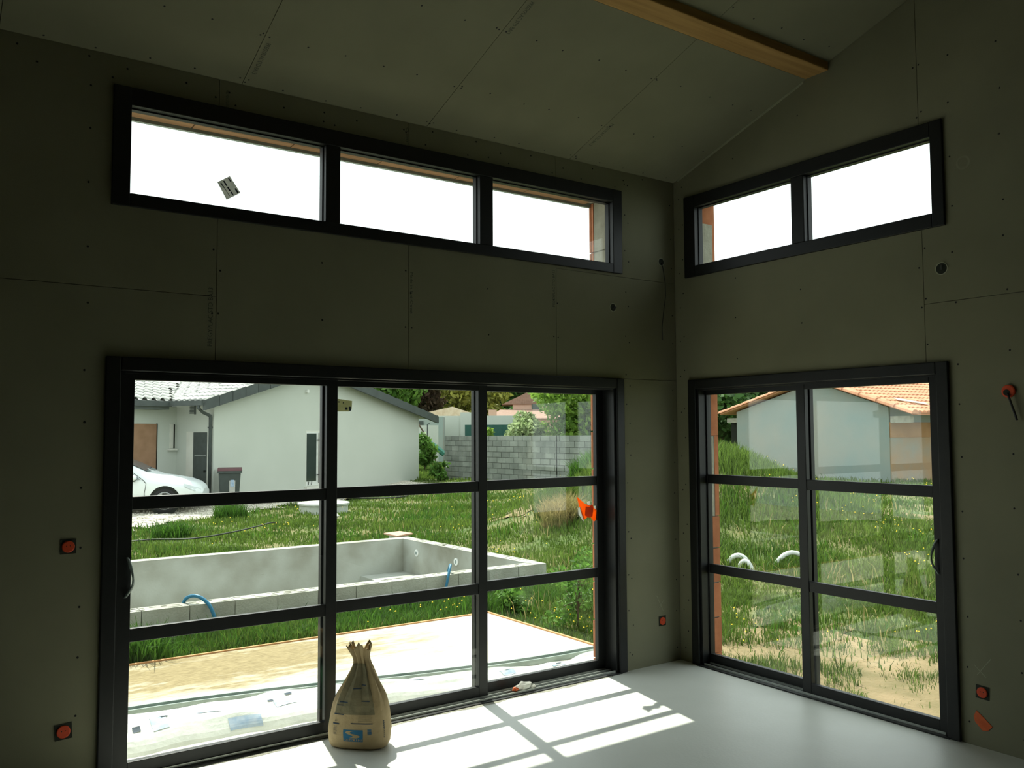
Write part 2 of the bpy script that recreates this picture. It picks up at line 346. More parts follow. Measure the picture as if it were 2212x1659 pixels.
text('Made in Sud-Ouest', .27, .020, lambda s, t: (-2.408+t, -.0006, 2.83-s), K['ink'], bA(-2.40, 2.8))
text(PG, .10, .018, lambda s, t: (-3.60+t, -.0006, 3.76-s), K['ink'], bA(-3.6, 3.7))
text('Ouest', .10, .018, lambda s, t: (-2.44+t, -.0006, 3.78-s), K['ink'], bA(-2.44, 3.7))
for x, y0, ln in ((-3.487, -.355, .25), (-2.262, -1.14, .25), (-1.053, -.44, .25)):
    par = [o for a, b, yy, o in BC if a < x < b and yy == -1.28][0]
    text(PG, ln, .026, lambda s, t, x=x, y0=y0: (x+t, y0+s, cz(y0+s)-.0008), K['ink'], par)
# pale strip between ceiling and wall, timber beam
tag(MB().hexa([(-.006,-1.26,cz(-1.26)-.016),(-.006,-.05,cz(-.05)-.016),(-.001,-.05,cz(-.05)-.016),(-.001,-1.26,cz(-1.26)-.016),
    (-.006,-1.26,cz(-1.26)-.001),(-.006,-.05,cz(-.05)-.001),(-.001,-.05,cz(-.05)-.001),(-.001,-1.26,cz(-1.26)-.001)]).build('trim_1', K['caulk']),
    'thin pale joint strip where the ceiling meets the right wall', 'trim', kind='structure')
bm_ = MB().box(-8.2, -.001, -1.459, -1.276, 4.231, 4.5).build('ceiling_beam', K['wood']); bevel(bm_, .006)
tag(bm_, 'bare timber beam running across the sloping ceiling', 'beam')

# masonry seen in the openings: bricks, lintels
def brickpiece(x0, x1, y0, y1, z0, z1, m, parent, name='brick'):
    return MB().box(x0, x1, y0, y1, z0, z1).build(name, K[m], parent)
for z0 in np.arange(-.3, 2.1, .3):
    brickpiece(-.517+random.uniform(-.003,.003), -.499, .375, .451, z0+.006, min(z0+.294, 2.148), 'brick', wl)
    brickpiece(-.512, -.499, .17, .371, z0+.004, min(z0+.296, 2.148), 'mortar', wl, 'mortar_patch')
for z0, z1 in ((2.985,3.25),(3.26,3.66)):
    brickpiece(-.517, -.499, .40, .451, z0, z1, 'brick', wl); brickpiece(-.512, -.499, .25, .397, z0, z1, 'mortar', wl, 'mortar_patch')
    brickpiece(-.517, -.499, .17, .247, z0, z1, 'brick', wl)
for x0 in np.arange(-4.3, -.6, .62): brickpiece(x0+.004, min(x0+.616, -.52), .12, .451, 3.650, 3.70, 'lintel', wl, 'lintel_block')
MB().box(-4.3, -.52, .43, .456, 3.630, 3.66).build('lintel_edge_strip', K['greyprofile'], wl)  # thin grey strip along the lintel's lower outer edge
for z0, z1, mm in ((-.3,.0,'brick'),(.0,.28,'brick'),(.286,.56,'brick'),(.566,.84,'brick'),(.846,1.10,'brick'),(1.76,2.148,'brick')):
    brickpiece(.17, .452, -.022, .0, z0+.002, z1-.002, mm, wr)
brickpiece(.17, .40, -.02, 0, 1.104, 1.756, 'mortar', wr, 'mortar_patch'); brickpiece(.403, .452, -.022, 0, 1.104, 1.756, 'brick', wr)
for z0, z1 in ((2.985,3.20),(3.205,3.70)): brickpiece(.17, .452, -.022, 0, z0, z1, 'brick', wr)
brickpiece(.24, .42, -.028, -.02, 3.16, 3.52, 'mortar', wr, 'mortar_patch')

# ------------------------------------------------------------------ doors and windows
def frame_ring(mb, T, u0, u1, z0, z1, t, w0, w1, bottom=True):
    mb.box(u0, u0+t, w0, w1, z0, z1, T); mb.box(u1-t, u1, w0, w1, z0, z1, T); mb.box(u0+t, u1-t, w0, w1, z1-t, z1, T)
    if bottom: mb.box(u0+t, u1-t, w0, w1, z0, z0+t, T)
    return mb
def door(name, T, ext, sashes, label, depth, handle):
    root = thing(name, T(((ext[0]+ext[1])/2, 0, 0)), label, 'door', kind='structure')
    u0, u1 = ext
    ct = frame_ring(MB(), T, u0, u1, 0, 2.2, .075, -.022, -.0005, False).build('cover_trim', K['alu'], root); bevel(ct, .006)
    frame_ring(MB(), T, u0+.05, u1-.05, -.03, 2.16, .045, 0, depth, False).build('frame', K['alu'], root)
    MB().box(u0+.06, u1-.06, -.03, depth, -.011, .008, T).build('sill_track', K['alu'], root)
    for w in [s[2]-.006 for s in sashes]: MB().box(u0+.1, u1-.1, w-.003, w+.003, .008, .022, T).build('track_rail', K['rail'], root)
    for a, b, w0, w1 in sashes:
        s = MB(); st = .07
        s.box(a, a+st, w0, w1, .012, 2.14, T); s.box(b-st, b, w0, w1, .012, 2.14, T); s.box(a+st, b-st, w0, w1, .012, .085, T); s.box(a+st, b-st, w0, w1, 2.08, 2.14, T)
        so = s.build('sash', K['alu'], root); bevel(so, .003)
        zs = [.085, .70, .77, 1.39, 1.46, 2.08]
        for z0, z1 in ((zs[1], zs[2]), (zs[3], zs[4])): bevel(MB().box(a+st, b-st, w0+.004, w1-.004, z0, z1, T).build('glazing_bar', K['alu'], so), .003)
        m = (w0+w1)/2
        for z0, z1 in ((zs[0], zs[1]), (zs[2], zs[3]), (zs[4], zs[5])): MB().box(a+st-.004, b-st+.004, m-.003, m+.003, z0-.004, z1+.004, T).build('pane', K['glass'], so)
    hu, side = handle
    hw = sashes[0][2]
    P = []
    for i in range(15):
        t = i/14; z = 1.145 - .21*t; wv = -.028*math.sin(math.pi*t) - .004
        P.append([T((hu+side*(.012+.030*math.sin(math.pi*t)) + k*(.007+.004*math.sin(9*t+k)), hw+wv-.012+.01*abs(k), z)) for k in (-1, -.3, .4, 1)])
    h = MB().grid(P).build('handle', K['film'], root, smooth=True); h['label'] = 'pull handle still wrapped in cloudy film'
    sm = h.modifiers.new('s', 'SOLIDIFY'); sm.thickness = .01
    return root
d1 = door('door_1', TA, (-4.20, -.58), [(-4.12,-2.895,.015,.055), (-2.975,-1.775,.065,.105), (-1.85,-.68,.115,.155)], 'dark three-leaf sliding glass door facing the terrace and pool', .17, (-4.087, 1))
MB().grid([[(x, -.052-.012*math.sin(9*x)-.006*math.sin(31*x), .0012) for x in np.linspace(-4.1,-.75,90)], [(x, -.03, .003) for x in np.linspace(-4.1,-.75,90)]]).build('sill_gap', K['mortar'], d1, fix=False)
d2 = door('door_2', TB, (-2.212, -.139), [(-2.145,-1.12,.015,.055), (-1.19,-.175,.075,.115)], 'dark two-leaf sliding glass door facing the grassy bank', .135, (-2.115, 1))
def window(name, T, ext, zr, panes, zp, label):
    root = thing(name, T(((ext[0]+ext[1])/2, 0, zr[0])), label, 'window', kind='structure')
    mb = MB(); us = [ext[0]] + [p for q in panes for p in q] + [ext[1]]; w0, w1 = -.018, .075
    mb.box(ext[0], panes[0][0], w0, w1, zr[0], zr[1], T); mb.box(panes[-1][1], ext[1], w0, w1, zr[0], zr[1], T)
    mb.box(panes[0][0], panes[-1][1], w0, w1, zr[0], zp[0], T); mb.box(panes[0][0], panes[-1][1], w0, w1, zp[1], zr[1], T)
    bevel(mb.build('frame', K['alu'], root), .004)
    for (a, b), (c, d) in zip(panes[:-1], panes[1:]): bevel(MB().box(b, c, w0+.004, w1, zp[0], zp[1], T).build('mullion', K['alu'], root), .004)
    for a, b in panes:
        frame_ring(MB(), T, a-.001, b+.001, zp[0]-.001, zp[1]+.001, .008, .028, .07).build('glazing_bead', K['alu'], root)
        MB().box(a, b, .046, .052, zp[0], zp[1], T).build('pane', K['glass'], root)
    return root
window('window_1', TA, (-4.19, -.58), (3.006, 3.655), [(-4.10,-2.995), (-2.90,-1.878), (-1.772,-.672)], (3.078, 3.556), 'long dark-framed high window of three panes above the terrace door')
window('window_2', TB, (-2.222, -.122), (3.012, 3.66), [(-2.146,-1.244), (-1.14,-.235)], (3.098, 3.565), 'dark-framed high window of two panes above the grassy-bank door')

# ------------------------------------------------------------------ small things on walls and glass
def plate(name, pts, nrm, th, m, parent=None):
    n = Vector(nrm)*th; return MB().prism([Vector(p) for p in pts], [Vector(p)+n for p in pts]).build(name, K[m], parent)
st = thing('window_label', (-3.56, .045, 3.2), 'tilted white printed label stuck on the high window pane', 'label')
q = [Vector((-3.558,.0455,3.277)), Vector((-3.495,.0455,3.189)), Vector((-3.574,.0455,3.136)), Vector((-3.628,.0455,3.23))]
paper = plate('paper', q, (0,-1,0), .0008, 'white', st)
ex, ey = q[1]-q[0], q[3]-q[0]
def on(a, b, d=.0012): p = q[0]+ex*a+ey*b; return (p.x, p.y-d, p.z)
for a0, a1, b0, b1 in ((.08,.38,.52,.62),(.45,.68,.52,.62),(.74,.92,.50,.60),(.05,.3,.12,.2),(.68,.95,.10,.22),(.4,.9,.78,.82),(.1,.4,.78,.85)):
    MB().face([on(a0,b0), on(a1,b0), on(a1,b1), on(a0,b1)]).build('print_block', K['navy'], st, fix=False)
l2 = thing('pane_label', (-2.82, .08, 1.92), 'small yellowed label at the top of the middle door leaf', 'label')
plate('paper', [(-2.905,.0815,2.009), (-2.772,.0815,1.993), (-2.774,.0815,1.94), (-2.79,.0815,1.927), (-2.905,.0815,1.926)], (0,-1,0), .0006, 'agedpaper', l2)
for x, z, a in ((-2.81,1.945,.008),(-2.787,1.95,.007),(-2.785,1.937,.006),(-2.86,1.985,.004),(-2.83,1.98,.004)):
    MB().face([(x-a,.0805,z-a),(x+a,.0805,z-a),(x+a,.0805,z+a),(x-a,.0805,z+a)]).build('print_block', K['navy'], l2, fix=False)
ot = thing('warning_tape', (-.83, .12, 1.12), 'crumpled orange and white warning tape stuck to the right door leaf', 'tape')
yy = .131
plate('orange_piece', [(-.934,yy,1.312), (-.86,yy-.004,1.255), (-.80,yy-.008,1.235), (-.755,yy-.01,1.205), (-.72,yy,1.19), (-.735,yy,1.135), (-.775,yy-.006,1.118), (-.82,yy-.008,1.165), (-.875,yy-.006,1.135), (-.905,yy,1.215)], (0,-1,0), .001, 'glowtape', ot)
plate('doubled_piece', [(-.86,yy-.014,1.235), (-.825,yy-.014,1.23), (-.80,yy-.014,1.25), (-.785,yy-.014,1.23), (-.795,yy-.014,1.16), (-.83,yy-.014,1.15), (-.87,yy-.014,1.17)], (0,-1,0), .001, 'darktape', ot)
for pts in ([(-.925,yy-.002,1.225),(-.905,yy-.002,1.235),(-.865,yy-.002,1.15),(-.875,yy-.002,1.125),(-.92,yy-.002,1.18)], [(-.84,yy-.003,1.265),(-.815,yy-.003,1.275),(-.805,yy-.003,1.245),(-.83,yy-.003,1.24)], [(-.77,yy-.003,1.235),(-.75,yy-.003,1.235),(-.75,yy-.003,1.21),(-.765,yy-.003,1.21)]):
    plate('white_piece', pts, (0,-1,0), .001, 'white', ot)
def socket(T, u, z, s, label, tilt=0):
    r = thing('socket_box', T((u, 0, z)), label, 'socket box', 'orange socket boxes sunk in the boards')
    c, sn = math.cos(tilt), math.sin(tilt); R = lambda a, b, w: T((u+a*c-b*sn, w, z+a*sn+b*c))
    MB().prism([R(-s,-s,-.001), R(s,-s,-.001), R(s,s,-.001), R(-s,s,-.001)], [R(-s,-s,-.003), R(s,-s,-.003), R(s,s,-.003), R(-s,s,-.003)]).build('cutout', K['boxdark'], r)
    n = Vector(T((0,-1,0))); MB().lathe([(s*.80,.003),(s*.80,.008),(s*.70,.010)], T((u,0,z)), n, 20).build('orange_cap', K['orange'], r)
    for k in (-1, 1): MB().lathe([(s*.07,.0101),(s*.07,.0106)], R(k*s*.22, s*.1, 0), n, 8).build('screw_slot', K['boxdark'], r)
    return r
socket(TA, -4.352, 1.224, .037, 'orange socket box on the left wall at handle height', .02)
socket(TA, -4.353, .308, .039, 'orange socket box low on the left wall below another one', .06)
socket(TA, -.198, .326, .037, 'orange socket box in the narrow strip beside the room corner', 0)
socket(TB, -2.337, .308, .037, 'orange socket box low on the right wall above the tape scrap', .05)
tag(plate('tape_scrap', [(-.001,-2.30,.20), (-.001,-2.345,.165), (-.001,-2.385,.13), (-.001,-2.36,.10), (-.001,-2.33,.095), (-.001,-2.29,.135), (-.001,-2.283,.165)], (-1,0,0), .002, 'tape'), 'scrap of orange tape on the right wall near the floor', 'tape')
wb = thing('wire_box', (0, -2.543, 2.0), 'round red box with a dark wire hanging out, high on the right wall', 'wire box')
MB().lathe([(.036,.001),(.036,.012),(.03,.014)], (0,-2.543,2.007), (-1,0,0), 20).build('red_cap', K['orange'], wb)
MB().lathe([(.017,.0142),(.017,.0165)], (0,-2.535,2.0), (-1,0,0), 12).build('dark_hole', K['boxdark'], wb)
MB().tube([(-.014,-2.54,1.995),(-.03,-2.555,1.97),(-.025,-2.568,1.92),(-.02,-2.578,1.88),(-.022,-2.588,1.845)], .006, 6).build('wire', K['wire'], wb, True)
def hole(T, u, z, r, label, wire=None):
    t = thing('cable_hole', T((u, 0, z)), label, 'hole', 'round holes drilled for cables')
    n = Vector(T((0,-1,0)))
    mb = MB(); k = 24; ring = []
    for rr, h in ((r*1.0,.0005),(r*1.18,.0005),(r*1.18,.0022),(r*1.0,.0022)): ring.append([Vector(T((u+rr*math.cos(2*math.pi*j/k), -h, z+rr*math.sin(2*math.pi*j/k)))) for j in range(k+1)])
    mb.grid(ring+[ring[0]]).build('torn_rim', K['caulk'], t)
    MB().lathe([(r,.0004),(r,.0009)], T((u,0,z)), n, 24).build('dark_hole', K['boxdark'], t)
    if wire: MB().tube([T(p) for p in wire], .0035, 6).build('wire', K['wire'], t, True)
    return t
hole(TA, -.669, 2.742, .028, 'empty round cable hole below the right end of the long high window', [(-.674,-.003,2.735),(-.66,-.015,2.745),(-.65,-.018,2.74)])
hole(TA, -.152, 3.15, .028, 'round cable hole near the room corner with a thin wire hanging down', [(-.152,-.003,3.14),(-.153,-.02,3.10),(-.13,-.02,2.98),(-.127,-.02,2.876),(-.15,-.018,2.75),(-.17,-.018,2.62),(-.165,-.018,2.52)])
hole(TB, -2.186, 2.757, .033, 'round cable hole on the right wall beneath the high window', [(-2.186,-.003,2.75),(-2.195,-.02,2.775),(-2.205,-.02,2.77)])
k = 28; R0 = []
for rr, h in ((.030,.0004),(.041,.0004),(.041,.0012),(.030,.0012)): R0.append([(-h, -2.334+rr*math.cos(2*math.pi*j/k), 3.361+rr*math.sin(2*math.pi*j/k)) for j in range(k+1)])
tag(MB().grid(R0+[R0[0]]).build('plaster_ring', mat('faint_ring', (.31,.305,.21), None, 20, .9)), 'faint pale ring mark on the right wall beside the high window', 'mark')
def cross(T, a, b, c, d, label):
    mb = MB()
    for p, q2 in ((a, b), (c, d)):
        dv = Vector((q2[0]-p[0], 0, q2[1]-p[1])).normalized(); nn = Vector((-dv.z, 0, dv.x))*.0022
        mb.hexa([T((p[0]-nn.x,-.0004,p[1]-nn.z)), T((q2[0]-nn.x,-.0004,q2[1]-nn.z)), T((q2[0]+nn.x,-.0004,q2[1]+nn.z)), T((p[0]+nn.x,-.0004,p[1]+nn.z)),
                 T((p[0]-nn.x,-.001,p[1]-nn.z)), T((q2[0]-nn.x,-.001,q2[1]-nn.z)), T((q2[0]+nn.x,-.001,q2[1]+nn.z)), T((p[0]+nn.x,-.001,p[1]+nn.z))])
    return tag(mb.build('chalk_cross', K['chalk']), label, 'mark', 'chalk crosses above the low socket boxes')
cross(TA, (-.255,.525), (-.185,.40), (-.175,.487), (-.23,.43), 'pale chalk cross above the socket box beside the room corner')
cross(TB, (-2.295,.455), (-2.36,.395), (-2.39,.505), (-2.31,.40), 'pale chalk cross above the low socket box on the right wall')

# ------------------------------------------------------------------ paper sack on the floor
SK = thing('plaster_sack', (-2.852, -.232, 0), 'half-used kraft paper sack of plaster, neck twisted shut, by the terrace door', 'sack')
ang = math.radians(8); rx_, ry_ = rt.copy(), Vector((-fw.x, -fw.y, 0)).normalized()
SX = rx_*math.cos(ang) + ry_*math.sin(ang); SY = -rx_*math.sin(ang) + ry_*math.cos(ang); SCN = Vector((-2.852, -.232, 0))
zz = [0,.008,.03,.1,.2,.25,.30,.36,.40,.44,.47,.50,.53,.565,.60]
rxs = [.150,.166,.176,.182,.168,.156,.135,.098,.076,.056,.043,.042,.052,.064,.060]
rys = [.070,.088,.098,.104,.098,.092,.08,.062,.05,.042,.036,.036,.044,.052,.05]
offs = [0,0,0,0,.002,.004,.007,.011,.013,.014,.012,.006,-.001,-.006,-.006]
amp = [0,0,.0,.004,.015,.06,.13,.24,.30,.33,.34,.30,.30,.32,.34]
def sack(th, z, d=0.0):
    f = lambda A: float(np.interp(z, zz, A)); a, b, e = f(rxs), f(rys), .72
    cx, sx = math.sin(th), math.cos(th)
    X = a*math.copysign(abs(cx)**e, cx); Y = b*math.copysign(abs(sx)**e, sx)
    pl = abs(((th*11/(2*math.pi)+.22+.12*math.sin(2*th)) % 1.0)-.5)*2 - .5 + .25*math.sin(4*th+z*9)
    sc = 1 + f(amp)*pl + .012*math.sin(3*th+11*z) + d/max(a, b)
    return SCN + SX*(X*sc+f(offs)) + SY*(Y*sc) + Vector((0,0,z))
rows = []; NT = 176
for z in np.concatenate([np.linspace(0,.03,5), np.linspace(.05,.52,34)]): rows.append([sack(2*math.pi*j/NT, z) for j in range(NT+1)])
for t in np.linspace(.12, 1, 7):
    r = []
    for j in range(NT+1):
        th = 2*math.pi*j/NT; top = .558 + .018*math.sin(3*th+1) + .012*math.sin(8*th) + .008*math.sin(19*th)
        r.append(sack(th, .52 + (top-.52)*t))
    rows.append(r)
cN = sum(rows[-1], Vector())/len(rows[-1])
for t in (.25, .6, .9): rows.append([p.lerp(cN, t*.8) - Vector((0,0,.05*t)) for p in rows[-1 if t == .25 else -1]])
MB().grid(rows).build('paper_body', K['paper'], SK, True)
MB().face([sack(2*math.pi*j/NT, 0.001) for j in range(NT)]).build('base', K['paper'], SK)
def decal(th0, th1, z0, z1, m, name, n=10, lift=.0015):
    return MB().grid([[sack(th0+(th1-th0)*i/n, z0+(z1-z0)*j/n, lift) for i in range(n+1)] for j in range(n+1)]).build(name, K[m], SK, fix=False)
decal(-.70, .62, .20, .47, 'paperdark', 'fold_shade_panel', 60)  # darker decal paints in the shade of the folds below the neck
decal(-2.2, -1.25, .12, .40, 'greenband', 'green_band', 24)
lg = decal(-.24, .17, .052, .118, 'blueink', 'logo'); lg['label'] = 'blue square logo with a pale S above small lettering'
sp = []
for i in range(25):
    t = i/24; y = .112 - t*.040; x = -.035 + .075*math.sin(math.pi*2*t*.95+.25+math.pi)*(-1)**0
    sp.append([sack(x-.052, y, .003), sack(x+.052, y, .003)])
MB().grid(sp).build('logo_letter', K['paper'], SK, fix=False)
text('SEMIN', .34, .011, lambda s, t: sack(-.205+s, .056+t, .003), K['paper'], SK, 'logo_lettering')
text('A+', .13, .013, lambda s, t: sack(-.62+s, .157+t, .003), K['navy'], SK, 'rating_mark')
for th0, th1, z0, z1 in ((-.72,-.40,.143,.150),(-.70,-.25,.196,.202),(-.05,.50,.150,.155),(-.55,-.18,.262,.268),(-.62,-.3,.246,.25),(.12,.42,.27,.275),(-.1,.1,.335,.341),(.1,.32,.352,.358)): decal(th0, th1, z0, z1, 'navy', 'print_line', 8, .003)
for i in range(7): decal(-.66, -.46-.05*random.random(), .088+i*.007, .0895+i*.007, 'navy', 'print_line', 4, .003)
for i in range(5): decal(.30, .44, .092+i*.0065, .096+i*.0065, 'blueink', 'print_line', 4, .003)
for i in range(8): decal(.05, .5-.06*random.random(), .165+i*.007, .1665+i*.007, 'paperdark', 'print_line', 6, .003)
for i in range(9): decal(1.02, 1.10, .07+i*.011, .075+i*.011, 'navy', 'print_line', 4, .003)

gl = thing('crumpled_wrapper', (-1.51, .03, .02), 'small crumpled white wrapper with an orange end on the door track', 'wrapper')
def blob(c, s, n, seed, amp_=.35):
    r = random.Random(seed); P = []; ph = [r.uniform(0,6) for _ in range(6)]
    for i in range(n+1):
        v = math.pi*i/n; row = []
        for j in range(2*n+1):
            a = 2*math.pi*(j % (2*n))/(2*n); k = 1+amp_*(math.sin(3*a+ph[0]+2*v)*.5+math.sin(5*v+ph[1]+a)*.4+math.sin(7*a+ph[2])*.3*math.sin(v))
            row.append((c[0]+s[0]*k*math.sin(v)*math.cos(a), c[1]+s[1]*k*math.sin(v)*math.sin(a), c[2]+s[2]*k*math.cos(v)))
        P.append(row)
    return MB().grid(P)
blob((-1.50,.035,.045), (.062,.03,.022), 12, 3, .3).build('white_part', K['white'], gl, False)
blob((-1.435,.015,.034), (.022,.012,.01), 8, 5, .4).build('loose_corner', K['white'], gl, False)
blob((-1.575,.028,.034), (.022,.02,.013), 8, 4, .3).build('orange_part', K['tape'], gl, False)

# ================================================================== outside
LA, LB = Vector((.821,-.571)), Vector((.571,.821))          # axes of the earth bank
def sm(a, b, x): t = np.clip((x-a)/(b-a), 0, 1); return t*t*(3-2*t)
def wob(x, y, f=1.0, p=0.0): return (np.sin(x*1.7*f+p)*np.cos(y*1.3*f-p) + .6*np.sin(x*3.1*f+y*2.3*f+1.3*p) + .4*np.sin(y*5.3*f-x*4.1*f+2*p))/2
def ground(x, y):
    x = np.asarray(x, float); y = np.asarray(y, float)
    a = (x-8.05)*LA.x + (y-8.0)*LA.y; b = (x-8.05)*LB.x + (y-8.0)*LB.y
    sb = np.where(b < 0, 3.3, 3.0); sa = np.where(a < 0, 1.9, 2.1)
    h = 1.72*np.exp(-a*a/(2*sa*sa) - b*b/(2*sb*sb))
    ramp = .5*sm(5, 19, x)
    rough = .035*wob(x, y, 1.3) + .02*wob(x, y, 3.7, 2.0)
    rough = rough * sm(.4, 2.5, np.maximum(np.abs(x-1.0)*0+y-3.0, x-.2))
    return -.22 + h + ramp + rough + .6*sm(34, 60, y)
# pool, slightly turned
PA = math.radians(1.3); PO = Vector((1.77, 4.10))
def pl(a, b, z=None):                                           # a along the pool to the right (<=0), b away
    x = PO.x + a*math.cos(PA) - b*math.sin(PA); y = PO.y + a*math.sin(PA) + b*math.cos(PA)
    return (x, y) if z is None else (x, y, z)
PLN, PWD = 8.4, 3.66
def in_pool(x, y, m=0.0):
    dx, dy = x-PO.x, y-PO.y; a = dx*math.cos(PA)+dy*math.sin(PA); b = -dx*math.sin(PA)+dy*math.cos(PA)
    return (a < m) & (a > -PLN-m) & (b > -m) & (b < PWD+m)
HC = Vector((1.83, 19.61)); HU = Vector((.8638, .5038)); HV = Vector((-.5038, .8638))
def hs(u, v, z): p = HC + HU*u + HV*v; return (p.x, p.y, z)
SA = Vector((19.54, 16.04)); SU = Vector((-.086, -.9963)); SV = Vector((.9963, -.086))
def sh(u, v, z): p = SA + SU*u + SV*v; return (p.x, p.y, z)
GX, GY = [-12,-1.2,1.2,3.9,7.9,9.5,10.4], [6.5,14.6,16.5,18.6,20.2,20.4,20.8]
def in_gravel(x, y, m=0.0): return (y > np.interp(x, GX, GY)+m+.35*wob(x, y, 1.1)) & (x < 10.6-m) & (y < 40)
def uv(x, y, O, U, V): dx, dy = x-O.x, y-O.y; return dx*U.x+dy*U.y, dx*V.x+dy*V.y
def free(x, y, m=.05):
    ok = ~((x < .5+m) & (y < .5+m)) & ~((x < .17+m) & (y < 3.02+m)) & ~in_pool(x, y, m) & ~in_gravel(x, y)
    a, b = uv(x, y, HC, HU, HV); ok &= ~((a > -.2) & (a < 11.2) & (b > -.1))
    for ox, oy, orr in ((2.22,9.13,.36),(3.72,16.25,.75),(3.1,14.3,.3)): ok &= (x-ox)**2+(y-oy)**2 > orr*orr
    ok &= ~((x > 12.1) & (x < 13.0) & (y > 13) & (y < 25))
    a, b = uv(x, y, SA, SU, SV); ok &= ~((a > -.1) & (a < 6.4) & (b > -.1) & (b < 9))
    return ok
gx = np.concatenate([np.arange(-14, 22, .3), np.arange(22, 90, 2.5)]); gy = np.concatenate([np.arange(-12, 30, .3), np.arange(30, 100, 2.5)])
XX, YY = np.meshgrid(gx, gy, indexing='ij'); ZZ = ground(XX, YY)
idx = np.arange(XX.size).reshape(XX.shape)
Fq = np.stack([idx[:-1,:-1], idx[1:,:-1], idx[1:,1:], idx[:-1,1:]], -1).reshape(-1, 4)
cxm = (XX[:-1,:-1]+XX[1:,1:]).ravel()/2; cym = (YY[:-1,:-1]+YY[1:,1:]).ravel()/2
Fq = Fq[~in_pool(cxm, cym, -.05) & ~((cxm < .2) & (cym < .2))]
tag(raw('ground', np.stack([XX, YY, ZZ], -1).reshape(-1, 3), Fq, K['soil'], smooth=True), 'bare soil and thin turf rising into an earth bank behind the house', 'ground', kind='structure')
# bare soil showing through outside the two-leaf door, beside the terrace and on the bank
px_ = np.arange(.5, 14, .12); py_2 = np.arange(-4.5, 11, .12); XX, YY = np.meshgrid(px_, py_2, indexing='ij'); idx = np.arange(XX.size).reshape(XX.shape)
Fq = np.stack([idx[:-1,:-1], idx[1:,:-1], idx[1:,1:], idx[:-1,1:]], -1).reshape(-1, 4); cxm = (XX[:-1,:-1]+XX[1:,1:]).ravel()/2; cym = (YY[:-1,:-1]+YY[1:,1:]).ravel()/2
nr = np.exp(-((cxm-1.5)/1.5)**2-((cym+.6)/1.9)**2) + .9*np.exp(-((cxm-.9)/.7)**2-((cym-1.5)/1.0)**2) + .75*np.exp(-((cxm-10.5)/1.6)**2-((cym-4.6)/1.2)**2) + .6*np.exp(-((cxm-5.0)/1.0)**2-((cym-9.4)/1.0)**2)
Fq = Fq[(nr + .22*wob(cxm, cym, 2.1, .7) + .12*wob(cxm, cym, 5.0, .2) > .42) & ~in_pool(cxm, cym, .1)]
tag(raw('bare_soil', np.stack([XX, YY, ground(XX, YY)+.012+.008*wob(XX, YY, 6)], -1).reshape(-1, 3), Fq, K['baresoil'], smooth=True), 'patches of bare tan soil between the grass', 'soil', kind='structure')
# gravel yard
gx = np.arange(-14, 10.7, .4); gy = np.arange(6, 40, .4); XX, YY = np.meshgrid(gx, gy, indexing='ij'); idx = np.arange(XX.size).reshape(XX.shape)
Fq = np.stack([idx[:-1,:-1], idx[1:,:-1], idx[1:,1:], idx[:-1,1:]], -1).reshape(-1, 4)
cxm = (XX[:-1,:-1]+XX[1:,1:]).ravel()/2; cym = (YY[:-1,:-1]+YY[1:,1:]).ravel()/2
a_, b_ = uv(cxm, cym, HC, HU, HV)
Fq = Fq[in_gravel(cxm, cym) & ~((a_ > .2) & (a_ < 10.9) & (b_ > .3))]
tag(raw('gravel_yard', np.stack([XX, YY, ground(XX, YY)+.045+.015*wob(XX, YY, 4)], -1).reshape(-1, 3), Fq, K['gravel'], smooth=True), 'pale gravel yard in front of the white neighbouring house', 'gravel', kind='structure')
n = 26000
px = RNG.uniform(-6, 10.4, n); py = RNG.uniform(12, 24, n); k_ = in_gravel(px, py, .05); a_, b_ = uv(px, py, HC, HU, HV); k_ &= ~((a_ > -.05) & (b_ > -.05)); px, py = px[k_], py[k_]; n = len(px)
r_ = RNG.uniform(.012, .04, n); z_ = ground(px, py)+.045+.015*wob(px, py, 4)
oc = np.array([(1,0,0),(0,1,0),(-1,0,0),(0,-1,0),(0,0,.7),(0,0,-.7)])
V = (oc[None]*r_[:,None,None]*RNG.uniform(.7,1.3,(n,6,1)) + np.stack([px,py,z_],-1)[:,None]).reshape(-1,3)
F = (np.array([(0,1,4),(1,2,4),(2,3,4),(3,0,4),(1,0,5),(2,1,5),(3,2,5),(0,3,5)])[None] + (np.arange(n)*6)[:,None,None]).reshape(-1,3)
tag(raw('pebbles', V, F, K['pebble']), 'loose pale pebbles scattered over the gravel yard', 'pebbles', kind='stuff')

# ---- grass
def blades(name, x, y, h, w, m, lean=.55, zoff=0.0):
    n = len(x); z = ground(x, y) + zoff; a = RNG.uniform(0, 2*np.pi, n); b = RNG.uniform(0, 2*np.pi, n); l = RNG.uniform(.1, lean, n)*h
    sx, sy = np.cos(b)*w, np.sin(b)*w; dx, dy = np.cos(a)*l, np.sin(a)*l
    P = np.stack([np.stack([x-sx, y-sy, z-.03], -1), np.stack([x+sx, y+sy, z-.03], -1),
        np.stack([x-sx*.75+dx*.35, y-sy*.75+dy*.35, z+h*.58], -1), np.stack([x+sx*.75+dx*.35, y+sy*.75+dy*.35, z+h*.58], -1), np.stack([x+dx, y+dy, z+h*np.sqrt(np.clip(1-(l/h)**2*.6,.2,1))], -1)], 1)
    F = np.array([(0,1,3),(0,3,2),(2,3,4)])[None] + (np.arange(n)*5)[:,None,None]
    return raw(name, P.reshape(-1,3), F.reshape(-1,3), m)
